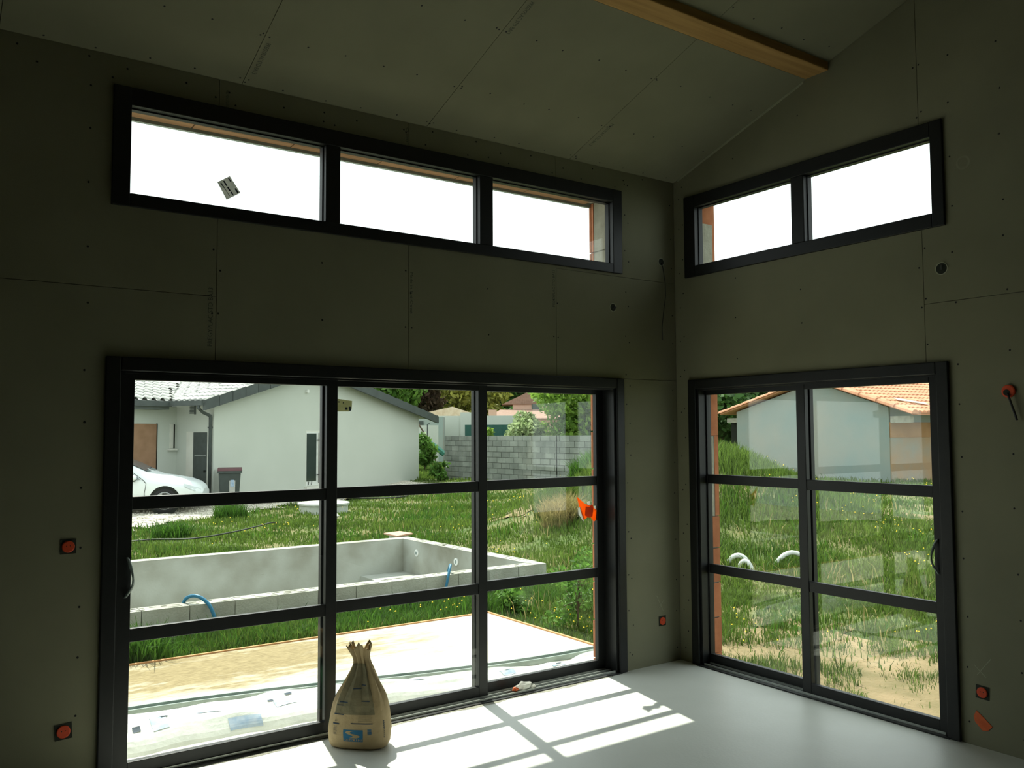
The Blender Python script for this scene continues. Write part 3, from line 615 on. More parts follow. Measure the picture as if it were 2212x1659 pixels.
def scatter(n, d0, d1, l0, l1, dens=None):
    d = d0*(d1/d0)**RNG.uniform(0, 1, n); l = RNG.uniform(l0, l1, n)*d
    x = -4.99 + l*.8209 + d*.5711; y = -4.86 - l*.5711 + d*.8209
    k = free(x, y)
    if dens is not None: k &= RNG.uniform(0, 1, n) < dens(x, y)
    return x[k], y[k], d[k]
def bare(x, y):                                                 # where the soil shows
    v = .5 + .5*wob(x, y, .9, 1.0) + .25*wob(x, y, 2.7, .4)
    near = np.exp(-((x-1.6)/1.6)**2 - ((y+.7)/1.5)**2) + .9*np.exp(-((x-1.0)/.7)**2-((y-1.5)/1.0)**2) + .8*np.exp(-((x-11.5)/2.2)**2-((y-4.5)/2.0)**2) + .5*np.exp(-((x-4.8)/1.2)**2-((y-9.0)/1.2)**2)
    return np.clip(.35 + .9*v - 1.1*near, .03, 1)
x, y, d = scatter(300000, 7.2, 34, -.50, .62, bare)
hp = .055 + .085*np.clip(wob(x, y, .7, .5)+.3, 0, 1.4)
bank = np.clip((ground(x, y)+.1)/1.2, 0, 1)*(x > 3)*(x < 13)
hp = hp + .17*bank; hp *= RNG.uniform(.55, 1.35, len(x))
tag(blades('meadow_grass', x, y, hp, .0035+.00036*d, K['grass']), 'wild green grass covering the plot around the pool and the bank', 'grass', kind='stuff')
x, y, d = scatter(60000, 7.2, 30, -.50, .62, lambda x, y: np.clip(wob(x, y, .55, 3.0)*1.5, 0, 1)*bare(x, y))
tag(blades('lush_grass', x, y, RNG.uniform(.09, .26, len(x)), .004+.00036*d, K['lushgrass'], .8), 'patches of taller lush green grass', 'grass', kind='stuff')
# grass strip against the pool wall and along the terrace edge
n = 15000; x = RNG.uniform(-7, 1.9, n); y = RNG.uniform(3.06, 4.06+.02*x, n); k_ = free(x, y, .02)
tag(blades('strip_grass', x[k_], y[k_], RNG.uniform(.05, .2, k_.sum())*(1+.5*wob(x[k_], y[k_], 1.7)), .005, K['lushgrass'], .8), 'strip of grass between the terrace and the pool wall', 'grass', kind='stuff')
x, y, d = scatter(5000, 8, 26, -.2, .62, lambda x, y: np.clip(wob(x, y, .8, 5.0)*1.2-.1, 0, 1))
tag(blades('dry_grass', x, y, RNG.uniform(.10, .32, len(x)), .003+.00025*d, K['drygrass'], .8), 'scattered dry straw-coloured grass stems', 'grass', kind='stuff')
n = 80000; x = RNG.uniform(.5, 4.6, n); y = RNG.uniform(-3.6, 3.6, n); v_ = wob(x, y, 1.9, 2.2)+.5*wob(x, y, 4.3, 1.0)
k_ = free(x, y) & (RNG.uniform(0, 1, n) < np.clip(v_*1.1+.12+.35*sm(1.6, 3.6, x), .05, 1)); x, y, v_ = x[k_], y[k_], v_[k_]
tag(blades('short_turf', x, y, (.03+.10*np.clip(v_+.2, 0, 1))*RNG.uniform(.6, 1.4, len(x)), .0035, K['grass'], .9), 'patchy short turf on the bare soil outside the two-leaf door', 'grass', kind='stuff')
# yellow flowers
x, y, d = scatter(4500, 7.5, 24, -.35, .62, lambda x, y: np.clip(wob(x, y, .5, 8.0)*1.1-.2, 0, 1))
n = len(x); z = ground(x, y)+RNG.uniform(.08,.22,n)+.1*np.clip((ground(x,y)+.1)/1.2,0,1); r_ = .006+.00045*d
V = (np.array([(1,0,0),(0,1,0),(-1,0,0),(0,-1,0),(0,0,1.2)])[None]*r_[:,None,None] + np.stack([x,y,z],-1)[:,None]).reshape(-1,3)
F = (np.array([(0,1,4),(1,2,4),(2,3,4),(3,0,4)])[None] + (np.arange(n)*5)[:,None,None]).reshape(-1,3)
tag(raw('buttercups', V, F, K['flower']), 'tiny yellow buttercups dotted through the grass', 'flowers', kind='stuff')
def tuft(name, cx, cy, n, rad, h0, h1, w, m, lean, label, group=None):
    r = rad*np.sqrt(RNG.uniform(0,1,n)); t = RNG.uniform(0, 2*np.pi, n)
    return tag(blades(name, cx+r*np.cos(t), cy+r*np.sin(t), RNG.uniform(h0,h1,n), w, K[m], lean), label, 'grass', group, kind='stuff')
tuft('straw_tussock', 4.15, 6.85, 1300, .30, .25, .62, .006, 'drygrass', 1.1, 'large straw-coloured grass tussock on the bank beside the tape')
tuft('grass_tussock', 4.75, 7.75, 1100, .38, .3, .62, .008, 'grass', .6, 'tall green tussock growing behind the straw-coloured one')
tuft('grass_tussock', 1.15, 15.7, 800, .38, .2, .5, .008, 'lushgrass', .8, 'round green tussock at the edge of the gravel in front of the bin')
tuft('grass_tussock', -.9, 12.6, 420, .35, .15, .42, .012, 'lushgrass', .9, 'low green tussock near the left end of the thin black hose')
tuft('grass_tussock', -3.35, 3.3, 420, .25, .2, .42, .009, 'lushgrass', 1.0, 'drooping green tussock at the left end of the grass strip')
tuft('grass_tussock', 7.1, 9.6, 900, .4, .25, .55, .010, 'lushgrass', .8, 'grass tussock on top of the bank against the block wall')

# ---- shrubs and trees
def foliage(name, lobes, n, size, m, parent=None):
    w = np.array([l[3]*l[4]*l[5] for l in lobes]); w = w/w.sum(); ii = RNG.choice(len(lobes), n, p=w); Lb = np.array(lobes)[ii]
    dv = RNG.normal(size=(n,3)); dv /= np.linalg.norm(dv, axis=1)[:,None]; rr = (RNG.uniform(.2, 1.0, n)**.6*1.12)[:,None]
    c = Lb[:,:3] + dv*rr*Lb[:,3:6]
    a = RNG.normal(size=(n,3)); a /= np.linalg.norm(a,axis=1)[:,None]; b = np.cross(a, RNG.normal(size=(n,3))); b /= np.linalg.norm(b,axis=1)[:,None]
    s = size*RNG.uniform(.6,1.4,n)[:,None]
    V = np.stack([c-a*s, c-b*s*.5, c+a*s, c+b*s*.5], 1).reshape(-1,3); F = np.arange(4*n).reshape(-1,4)
    return raw(name, V, F, K[m], parent)
def tree(name, x, y, h, spread, m, label, n=7000, leaf=.16, seed=0, trunk=.12, low=.35, group=None, cat='tree', flat=1.0):
    r = random.Random(seed); z = float(ground(x, y)); t = thing(name, (x, y, z), label, cat, group)
    tr = MB(); tr.tube([(x,y,z-.1),(x+r.uniform(-.1,.1),y,z+h*.35),(x+r.uniform(-.2,.2),y+r.uniform(-.2,.2),z+h*.75)], [trunk,trunk*.75,trunk*.3], 7)
    lobes = []
    for i in range(9):
        a = r.uniform(0,6.28); rr = spread*r.uniform(.1,.75); zz_ = z+h*r.uniform(low,.86); q_ = (x+rr*math.cos(a), y+rr*math.sin(a), zz_)
        tr.tube([(x,y,z+h*r.uniform(.2,.4)), ((x+q_[0])/2+r.uniform(-.1,.1),(y+q_[1])/2,(z+h*.35+zz_)/2), q_], [trunk*.45,trunk*.3,trunk*.1], 5)
        s = spread*r.uniform(.38,.6); lobes.append((*q_, s, s, s*.8*flat))
    tr.build('trunk', K['bark'], t, True); foliage('foliage', lobes, n, leaf, m, t); return t
BG = 'trees closing off the view behind the houses'
tree('leafy_tree', 26.9, 58.0, 7.0, 4.2, 'leafdark', 'dark evergreen tree farthest away behind the white house roof', 9000, .3, 1, .25, .1, BG)
tree('leafy_tree', 22.0, 52.5, 6.8, 3.6, 'leafmid', 'mid green tree just right of the grey roof verge', 7000, .26, 2, .2, .1, BG)
tree('leafy_tree', 26.2, 53.2, 6.6, 2.6, 'leafpurple', 'purplish-brown leaved tree behind the cream tiled roof', 6000, .24, 3, .2, .1, BG)
tree('leafy_tree', 29.9, 51.4, 6.2, 3.1, 'leafyellow', 'yellow-green rounded tree above the white garden wall', 7000, .24, 4, .2, .08, BG)
tree('leafy_tree', 36.9, 56.8, 7.8, 4.6, 'leafdark', 'dark green tree behind the pink house chimney', 8000, .3, 5, .25, .08, BG)
tree('leafy_tree', 42.5, 52.0, 8.5, 4.6, 'leafmid', 'broad green tree to the right of the pink house', 8000, .3, 6, .25, .08, BG)
tree('leafy_tree', 33.0, 57.5, 6.8, 3.8, 'leafdark', 'dark tree between the yellow-green tree and the pink house', 7000, .28, 16, .25, .08, BG)
tree('garden_tree', 17.9, 23.4, 4.2, 2.2, 'leaflight', 'light green open-branched tree rising behind the block wall', 8000, .12, 7, .10, .22)
tree('garden_tree', 19.6, 21.6, 4.0, 2.1, 'leafmid', 'bushier green tree at the right end of the block wall', 8000, .12, 17, .10, .12)
tree('garden_shrub', 15.9, 24.4, 2.5, 1.0, 'leafpale', 'pale silvery shrub just above the block wall', 3500, .10, 8, .04, .3, cat='shrub')
tree('garden_shrub', 14.6, 25.2, 2.1, .42, 'leaflight', 'small yellow-green sapling behind the middle of the block wall', 700, .10, 9, .03, .55, cat='shrub')
tree('garden_shrub', 13.55, 28.6, 1.7, .65, 'leafmid', 'upright green shrub between the white house corner and the block wall', 1300, .10, 10, .03, .2, cat='shrub')
tree('garden_shrub', 11.5, 23.7, .75, .42, 'leafmid', 'low dark leafy shrub at the left end of the block wall', 700, .08, 11, .02, .15, cat='shrub')
tree('garden_shrub', .55, 1.95, .85, .30, 'leafmid', 'tall leafy weed beside the terrace corner', 650, .03, 12, .012, .12, cat='shrub')
tree('garden_shrub', 1.0, 2.5, .7, .28, 'leafmid', 'smaller leafy weed just behind the terrace weed', 450, .03, 13, .01, .12, cat='shrub')
tree('garden_shrub', .45, 3.0, .30, .22, 'leafmid', 'low green weed on the bare soil beside the terrace edge', 500, .035, 14, .01, .12, cat='shrub')
HG = 'dark hedge trees behind the small terracotta-roofed house'
tree('hedge_tree', 30.5, 26.5, 6.5, 3.8, 'leafdark', 'dense dark hedge tree left of the small terracotta roof', 9000, .22, 20, .2, .05, HG)
tree('hedge_tree', 33.5, 21.5, 7.0, 3.8, 'leafdark', 'dense dark hedge tree peeking above the small terracotta roof', 9000, .22, 21, .2, .05, HG)
tree('hedge_tree', 26.5, 30.0, 6.0, 3.4, 'leafmid', 'green hedge tree hidden mostly by the room corner', 7000, .22, 22, .2, .05, HG)

# ---- terrace with formwork, plastic sheet, profile
tag(MB().box(-8.4, .12, .45, 2.97, -.45, -.15).build('terrace_slab', K['concrete']), 'sun-bleached sandy concrete terrace slab outside the long door', 'terrace', kind='structure')
FG = 'formwork planks edging the terrace'
tag(MB().box(-8.4, .15, 2.975, 3.0, -.4, -.138).build('formwork_plank', K['plank']), 'thin orange-brown plank along the far terrace edge', 'plank', FG)
tag(MB().box(.125, .15, .46, 2.972, -.4, -.138).build('formwork_plank', K['plank']), 'thin orange-brown plank along the right terrace edge', 'plank', FG)
sheet = thing('plastic_sheet', (-3, .9, -.15), 'crumpled white plastic sheeting with faded blue print along the wall foot', 'sheeting')
def shz(x, t):
    H = .165 - .085*float(sm(-3.4, -.8, x)) + .012*math.sin(2.7*x)
    return -.15 + H*(1-math.exp(-t/.13))*(1-.55*t) + (.010*math.sin(2.1*x+9*t) + .009*math.sin(6.3*x+15*t) + .007*math.sin(3.1*x-31*t) + .005*math.sin(14*x+11*t))*min(1, 4*t)
def shy(x, t):
    near = .68 - .17*float(sm(-2.6, -.4, x)); far = 1.30 - .42*float(sm(-3.0, -.3, x)); return near + (far-near)*t + .025*math.sin(5*x+2*t) + .012*math.sin(17*x)
P = [[(x, shy(x, t), shz(x, t)) for x in np.linspace(-6.5, .05, 230)] for t in np.linspace(0, 1, 26)]
P = [[(p[0], p[1], -.149) for p in P[0]]] + P + [[(p[0], p[1], -.149) for p in P[-1]]]
MB().grid(P).build('sheet', K['plastic'], sheet, False)
for x, t0, t1, w in ((-3.75,.18,.42,.10),(-3.45,.42,.62,.16),(-2.95,.30,.52,.14),(-2.55,.16,.34,.22),(-1.9,.55,.72,.1),(-1.2,.3,.55,.12),(-.75,.4,.6,.14),(-3.3,.05,.16,.2),(-2.2,.65,.8,.12)):
    MB().grid([[(xx, shy(xx, t), shz(xx, t)+.004) for xx in np.linspace(x, x+w, 9)] for t in np.linspace(t0, t1, 6)]).build('print_mark', K['printblue'], sheet, fix=False)
for x, t in ((-3.86,.25),(-3.68,.36),(-2.95,.62),(-2.8,.7),(-1.15,.45),(-.9,.7),(-.62,.75)):
    MB().grid([[(xx, shy(xx, tt), shz(xx, tt)+.006) for xx in np.linspace(x, x+.045, 4)] for tt in np.linspace(t, t+.07, 4)]).build('tear', K['navy'], sheet, fix=False)
tag(MB().box(-8.2, -.5, .44, .70, -.3, -.125).build('door_threshold', K['concrete']), 'sandy concrete threshold strip right outside the long door', 'threshold', kind='structure')
py_ = lambda x: 1.62 - .60*float(sm(-4.0, -.2, x))
pg = MB()
xsn = np.linspace(-6.5, .05, 30)
pg.grid([[(x, py_(x)-.05, -.148) for x in xsn], [(x, py_(x)-.05, -.105) for x in xsn], [(x, py_(x)-.035, -.105) for x in xsn], [(x, py_(x)-.035, -.14) for x in xsn], [(x, py_(x)+.035, -.14) for x in xsn], [(x, py_(x)+.035, -.105) for x in xsn], [(x, py_(x)+.05, -.105) for x in xsn], [(x, py_(x)+.05, -.148) for x in xsn]])
tag(pg.build('channel_profile', K['greyprofile']), 'long grey channel profile lying along the plastic sheeting', 'profile')

# ---- pool
pool = thing('swimming_pool', pl(-4, 1.8, -1.3), 'unfinished swimming pool shell of rendered concrete blocks', 'pool')
def pbox(mb, a0, a1, b0, b1, z0, z1): return mb.hexa([pl(a0,b0,z0), pl(a1,b0,z0), pl(a1,b1,z0), pl(a0,b1,z0), pl(a0,b0,z1), pl(a1,b0,z1), pl(a1,b1,z1), pl(a0,b1,z1)])
inner = MB(); t = .2
pbox(inner, -PLN+.02, -.02, .02, t, -1.4, -.11); pbox(inner, -PLN+.02, -.02, PWD-t, PWD-.02, -1.4, .097); pbox(inner, -t, -.02, t, PWD-t, -1.4, .097); pbox(inner, -PLN+.02, -PLN+t, t, PWD-t, -1.4, .097)
inner.build('rendered_wall', K['pool'], pool)
pbox(MB(), -PLN+.1, -.1, .1, PWD-.1, -1.42, -1.3).build('pool_floor', K['pool'], pool)
pbox(MB(), -.95, -t, 2.75, PWD-t, -1.3, -.42).build('corner_step', K['pool'], pool)
a = 0.0
while a > -PLN+.1:
    for z0, z1, o_ in ((-.105, .10, 0), (-.31, -.108, .22)):
        pbox(MB(), max(a-.447-o_, -PLN), a-.004-o_ if a-o_ < 0 else -.0, 0, t, z0, z1).build('block', K['poolblock'], pool)
    pbox(MB(), max(a-.447, -PLN), a-.004, PWD-t-.0, PWD, .098, .104).build('coping_block', K['poolblock'], pool)
    a -= .45
b = t
while b < PWD-t-.05:
    pbox(MB(), -t, 0, b+.004, min(b+.446, PWD-t), .098, .104).build('coping_block', K['poolblock'], pool); b += .45
voids = MB()                                                     # small mortar voids along the top
for i in range(150):
    a = -random.uniform(.1, PLN-.2); w = random.uniform(.03,.09); bb = random.choice([.05,.14])+random.uniform(-.015,.015); pbox(voids, a-w, a, bb-.012, bb+.012, .1, .1015)
for i in range(60):
    bb = random.uniform(.3, PWD-.3); w = random.uniform(.03,.08); aa = -random.choice([.05,.14])+random.uniform(-.015,.015); pbox(voids, aa-.012, aa+.012, bb, bb+w, .104, .1055)
vo = voids.build('mortar_voids', mat('void_grey', (.17,.17,.13), None, 9, .95), pool); vo['kind'] = 'stuff'
for bb in (1.86, 3.02):
    c = Vector(pl(-t-.001, bb, -.08)); ax = Vector((-math.cos(PA), -math.sin(PA), 0))
    k = MB(); k.lathe([(.055,0),(.055,.012),(.035,.014)], c, ax, 18); io = k.build('inlet', K['conduit'], pool)
    MB().lathe([(.026,.0145),(.026,.016)], c, ax, 12).build('inlet_hole', K['greyprofile'], io)
def hose(name, pts, r, m, label, group=None, k=8):
    P = [Vector(p) for p in pts]; out = []
    for i in range(len(P)-1):
        p0, p1, p2, p3 = P[max(i-1,0)], P[i], P[i+1], P[min(i+2,len(P)-1)]
        for s in np.linspace(0, 1, 7)[:-1]:
            out.append(.5*((2*p1) + (p2-p0)*s + (2*p0-5*p1+4*p2-p3)*s*s + (3*p1-p0-3*p2+p3)*s**3))
    return tag(MB().tube(out+[P[-1]], r, k).build(name, K[m], None, True), label, 'hose', group)
BH = 'blue hoses hanging over the near pool wall'
hose('blue_hose', [pl(-4.52,.24,.0), pl(-4.50,.16,.14), pl(-4.42,.06,.175), pl(-4.33,-.03,.10), pl(-4.28,-.10,-.05), pl(-4.25,-.12,-.2)], .018, 'bluehose', 'blue hose looping over the left part of the near pool wall', BH)
hose('blue_hose', [pl(-1.36,.24,.04), pl(-1.38,.16,.16), pl(-1.42,.07,.20), pl(-1.50,-.02,.12), pl(-1.56,-.06,-.02), pl(-1.62,-.08,-.2)], .016, 'bluehose', 'blue hose bent over the right part of the near pool wall', BH)
hose('black_hose', [(-1.9,11.8,-.12),(-1.44,11.7,-.10),(-.8,11.4,-.10),(0,11.8,-.08),(.6,12.2,-.05),(1.05,12.6,-.03),(1.4,13.2,-.1)], .014, 'blackhose', 'thin black hose lying across the grass beyond the pool')
hose('black_hose', [(6.55+1.0*math.cos(t)*(1+.06*math.sin(3*t)), 19.0+.85*math.sin(t), -.02+float(ground(6.5,19))+.10) for t in np.linspace(0, 12.2, 26)], .02, 'blackhose', 'coil of black hose lying on the gravel')
ps = thing('tile_on_stand', (2.2, 9.1, -.2), 'terracotta slab laid over a short pipe behind the pool corner', 'slab')
MB().hexa([(2.02,9.33,-.03),(2.02,8.80,-.03),(2.44,9.0,-.03),(2.40,9.44,-.03),(2.02,9.33,-.005),(2.02,8.80,-.005),(2.44,9.0,-.005),(2.40,9.44,-.005)]).build('slab', K['terra'], ps)
MB().lathe([(.17,0),(.17,.26)], (2.22,9.13,-.29), (0,0,1), 18).build('pipe', K['ring'], ps)
mh = thing('manhole', (3.72, 16.25, -.2), 'round concrete manhole ring with a flat pale lid in the grass', 'manhole')
MB().lathe([(.62,-.1),(.62,.17),(.60,.18)], (3.72,16.25,-.2), (0,0,1), 40).build('ring', K['ring'], mh)
MB().lathe([(.66,.18),(.66,.225),(.64,.235)], (3.72,16.25,-.2), (0,0,1), 40).build('lid', K['ring'], mh)
MB().lathe([(.12,.235),(.12,.243)], (3.78,16.25,-.2), (0,0,1), 20).build('lid_cap', K['ring'], mh)
MB().lathe([(.16,.06),(.2,.12),(.12,.2)], (3.1,14.3,-.25), (0,0,1), 9).build('stone', K['ring']); tag(bpy.data.objects['stone'], 'small pale stone in the grass below the manhole', 'stone')
AG = 'white conduit hoops sticking out of the grass'
def arch(p0, p1, h, label, r=.032):
    P = []
    for i in range(15):
        s = i/14; P.append((p0[0]+(p1[0]-p0[0])*s, p0[1]+(p1[1]-p0[1])*s, -.3+(h+.25)*math.sin(math.pi*s)**.7))
    return tag(MB().tube(P, r, 9).build('conduit_hoop', K['conduit'], None, True), label, 'conduit', AG)
arch((3.85,3.05), (4.25,2.68), .20, 'white conduit hoop nearest the brick door jamb')
arch((3.93,2.85), (4.05,2.55), .15, 'small white conduit hoop crossing in front of the first')
arch((4.25,2.60), (4.95,2.25), .24, 'widest white conduit hoop near the middle of the two-leaf door')

# ---- boundary wall of concrete blocks
bw = thing('block_wall', (12.24, 24.64, 0), 'grey unrendered concrete block wall standing across the plot', 'wall')
KU = Vector((.0484, -.9988)); KV = Vector((.9988, .0484)); KO = Vector((12.24, 24.64))
def kb(u, v, z): p = KO + KU*u + KV*v; return (p.x, p.y, z)
def kbox(mb, u0, u1, v0, v1, z0, z1): return mb.hexa([kb(u0,v0,z0), kb(u1,v0,z0), kb(u1,v1,z0), kb(u0,v1,z0), kb(u0,v0,z1), kb(u1,v0,z1), kb(u1,v1,z1), kb(u0,v1,z1)])
kbox(MB(), .01, 10.9, .035, .19, -.3, 1.715).build('mortar_core', K['mortarline'], bw)
for r in range(10):
    z0 = 1.73-.2*(r+1); u = -.25*(r % 2)
    while u < 10.9:
        a, b = max(u, 0)+.011, min(u+.5, 10.9)-.011
        if not (r < 9 and abs(a-7.0) < 0): kbox(MB(), a, b, random.uniform(0,.012), .2, z0+.009, z0+.191).build('block', K['block'], bw)
        u += .5
MB().tube([kb(6.86,-.004,-.2), kb(6.86,-.004,1.73)], .012, 5).build('expansion_joint', K['darkin'], bw)

# ---- neighbouring white house
hse = thing('white_house', hs(5, 3, -.25), 'white rendered bungalow with dark verge and grey tiles', 'house')
RU, RZ = 4.1, 3.87
gab = [(0,2.80),(RU,3.94),(11.06,2.55),(11.06,-.35),(0,-.35)]
MB().prism([hs(u,0,z) for u, z in gab], [hs(u,9,z) for u, z in gab]).build('gable_wall', K['render'], hse)
MB().prism([hs(u,1.42,z) for u, z in ((-1.85,2.6),(0,2.6),(0,-.35),(-1.85,-.35))], [hs(u,6,z) for u, z in ((-1.85,2.6),(0,2.6),(0,-.35),(-1.85,-.35))]).build('wing_wall', K['render'], hse)
def hbox(mb, u0, u1, v0, v1, z0, z1): return mb.hexa([hs(u0,v0,z0), hs(u1,v0,z0), hs(u1,v1,z0), hs(u0,v1,z0), hs(u0,v0,z1), hs(u1,v0,z1), hs(u1,v1,z1), hs(u0,v1,z1)])
# openings
hbox(MB(), -.004, .0, .22, 1.03, -.22, 1.89).build('door_reveal', K['revealr'], hse)
hd = hbox(MB(), -.010, -.005, .24, .76, -.22, 1.87).build('door', K['doorgrey'], hse)
hbox(MB(), -.012, -.0105, .26, .70, 1.20, 1.212).build('door_line', K['winwhite'], hd); hbox(MB(), -.03, -.0105, .28, .34, .75, .80).build('door_handle', K['darkin'], hd)
gw = hbox(MB(), 4.03, 4.80, -.004, 0, .12, 1.92).build('window_reveal', K['revealr'], hse)
wf = hbox(MB(), 4.05, 4.66, -.012, -.0045, .14, 1.87).build('window_frame', K['winwhite'], hse)
hbox(MB(), 4.06, 4.56, -.016, -.0125, .28, 1.83).build('window_glazing', K['winglass'], wf)
hbox(MB(), 3.98, 4.88, -.10, 0, .02, .11).build('window_sill', K['revealr'], hse)
for z in (.48, 1.62): MB().tube([hs(4.56,-.04,z), hs(4.78,-.04,z)], .012, 5).build('grille_bar', K['darkin'], hse)
MB().tube([hs(4.66,-.04,.2), hs(4.66,-.04,1.85)], .012, 5).build('grille_bar', K['darkin'], hse)
for u in (4.14, 4.30): MB().tube([hs(u,-.03,.16), hs(u+.02,-.03,.27)], .01, 5).build('grille_foot', K['darkin'], hse)
hbox(MB(), 3.99, 4.09, -.08, 0, 3.15, 3.25).build('wall_lamp', K['winwhite'], hse)
hbox(MB(), -1.8, -.73, 1.40, 1.42, -.22, 2.11).build('garage_panel', K['ply'], hse)
hbox(MB(), -.735, -.70, 1.395, 1.42, -.22, 2.12).build('garage_edge', K['darkin'], hse)
ww = hbox(MB(), -.25, -.10, 1.405, 1.42, 1.42, 2.12).build('wing_window', K['revealr'], hse); hbox(MB(), -.12, -.09, 1.38, 1.404, 1.42, 2.10).build('window_bar', K['darkin'], ww)
hbox(MB(), -.32, -.06, 1.30, 1.42, 1.36, 1.41).build('wing_sill', K['revealr'], hse)
for i in range(6): hbox(MB(), -.03, 0, .70, .90, 2.40+i*.042, 2.425+i*.042).build('vent_slat', K['soffit'], hse)
hbox(MB(), -.02, 0, .68, .74, 2.38, 2.65).build('vent_frame', K['soffit'], hse)
# roof: main slope, wing slope
zm = lambda u: 2.92 + .27*u
zw = lambda v: 2.745 + .30*(v-.95)
UE, VE, OV = -.72, .95, -.32
uval = lambda v: (zw(v)-2.92)/.27
def hpoly(pts, th=.05): return MB().prism([hs(*p) for p in pts], [hs(p[0],p[1],p[2]-th) for p in pts])
hpoly([(UE,OV,zm(UE)), (UE,VE,zm(UE)), (uval(8),8,zm(uval(8))), (uval(8),9.3,zm(uval(8))), (RU,9.3,zm(RU)), (RU,OV,zm(RU))]).build('roof_slope', K['tilegrey'], hse)
hpoly([(RU,OV,zm(RU)), (RU,9.3,zm(RU)), (12.0,9.3,2.47), (12.0,OV,2.47)]).build('roof_slope', K['tilegrey'], hse)
hpoly([(-2.3,VE,zw(VE)), (uval(VE),VE,zw(VE)), (uval(8),8,zw(8)), (-2.3,8,zw(8))]).build('roof_slope', K['tilegrey'], hse)
tl = MB(); kk = 7                                                # one barrel tile, length .36 along +v, rising
sec = [(-.15,.0),(-.09,.0)] + [(.03+.085*math.cos(math.pi-math.pi*i/6), .075*math.sin(math.pi*i/6)+.004) for i in range(7)] + [(.15,.0)]
ring0 = [Vector(hs(a,0,b+.018)) - Vector(hs(0,0,0)) for a, b in sec]; ring1 = [Vector(hs(a,.36,b+.30*.36-.004)) - Vector(hs(0,0,0)) for a, b in sec]
tl.grid([ring0, ring1]); tl.v += [tuple(p-Vector((0,0,.014))) for p in ring0]; nb = len(ring0)
for i in range(nb-1): tl.f.append((i, i+1, 2*nb+i+1, 2*nb+i))
tme = tl.mesh('roof_tile', K['tilegrey'], False)
for r in range(7):
    v = VE-.06 + .33*r; u = -2.25
    while u < uval(v+.1)-.05:
        link('roof_tile', tme, hse, hs(u, v, zw(v)+.004)); u += .30
rm = MB()                                                        # rolls of the steeply seen main slope
for i in range(40):
    v = OV+.1+.2*i
    u0 = UE if v < VE else uval(v)
    for c in range(9):
        ua = u0 + .45*c
        if ua > RU-.2: break
        rm.prism([hs(ua, v+.07*math.cos(t), zm(ua)+.02+.05*math.sin(t)) for t in np.linspace(0, math.pi, 6)], [hs(ua+.44, v+.06*math.cos(t), zm(ua+.44)+.045*math.sin(t)) for t in np.linspace(0, math.pi, 6)])
ro = rm.build('tile_rolls', K['tilegrey'], hse); ro['kind'] = 'stuff'
# fascias, gutter, verge pieces
u = UE
while u < RU-.1:
    b = min(u+.52, RU); mb = MB()
    mb.hexa([hs(u+.022,OV-.05,zm(u)-.26), hs(b,OV-.05,zm(b)-.26), hs(b,OV+.04,zm(b)-.26), hs(u+.006,OV+.04,zm(u)-.26), hs(u+.022,OV-.05,zm(u)+.03), hs(b,OV-.05,zm(b)+.045), hs(b,OV+.04,zm(b)+.045), hs(u+.006,OV+.04,zm(u)+.03)]).build('verge_tile', K['fascia'], hse); u += .52
zr_ = lambda u: zm(RU) - (u-RU)*(zm(RU)-2.47)/(12.0-RU)
u = RU
while u < 11.9:
    b = min(u+.60, 12.0); mb = MB()
    mb.hexa([hs(u,OV-.05,zr_(u)-.24), hs(b,OV-.05,zr_(b)-.24), hs(b,OV+.04,zr_(b)-.24), hs(u,OV+.04,zr_(u)-.24), hs(u,OV-.05,zr_(u)+.06), hs(b,OV-.05,zr_(b)+.03), hs(b,OV+.04,zr_(b)+.03), hs(u,OV+.04,zr_(u)+.06)]).build('verge_tile', K['fascia'], hse); u += .60
hpoly([(UE,OV+.04,zm(UE)-.06), (UE,1.42,zm(UE)-.06), (0,1.42,zm(0)-.06), (0,OV+.04,zm(0)-.06)], .02).build('soffit_board', K['soffit'], hse)
hpoly([(0,OV+.04,zm(0)-.06), (0,0,zm(0)-.06), (RU,0,zm(RU)-.06), (RU,OV+.04,zm(RU)-.06)], .02).build('soffit_board', K['soffit'], hse)
hpoly([(RU,OV+.04,zr_(RU)-.06), (RU,0,zr_(RU)-.06), (12,0,zr_(12)-.06), (12,OV+.04,zr_(12)-.06)], .02).build('soffit_board', K['soffit'], hse)
hbox(MB(), UE-.09, UE, OV, VE, 2.60, 2.735).build('gutter', K['fascia'], hse)
hbox(MB(), -2.3, UE, VE-.10, VE, 2.585, 2.725).build('gutter', K['fascia'], hse)
hbox(MB(), -2.3, UE, VE, 1.42, 2.50, 2.60).build('eave_soffit', K['soffit'], hse)
MB().tube([hs(UE-.03,OV+.15,2.62), hs(UE-.03,OV+.15,2.52), hs(-.45,-.02,2.42), hs(-.10,.05,2.33), hs(-.06,.08,2.22), hs(-.06,.08,-.2)], .045, 8).build('downpipe', K['fascia'], hse, True)
hbox(MB(), -.12, 0, .04, .12, 1.98, 2.02).build('pipe_clip', K['fascia'], hse)

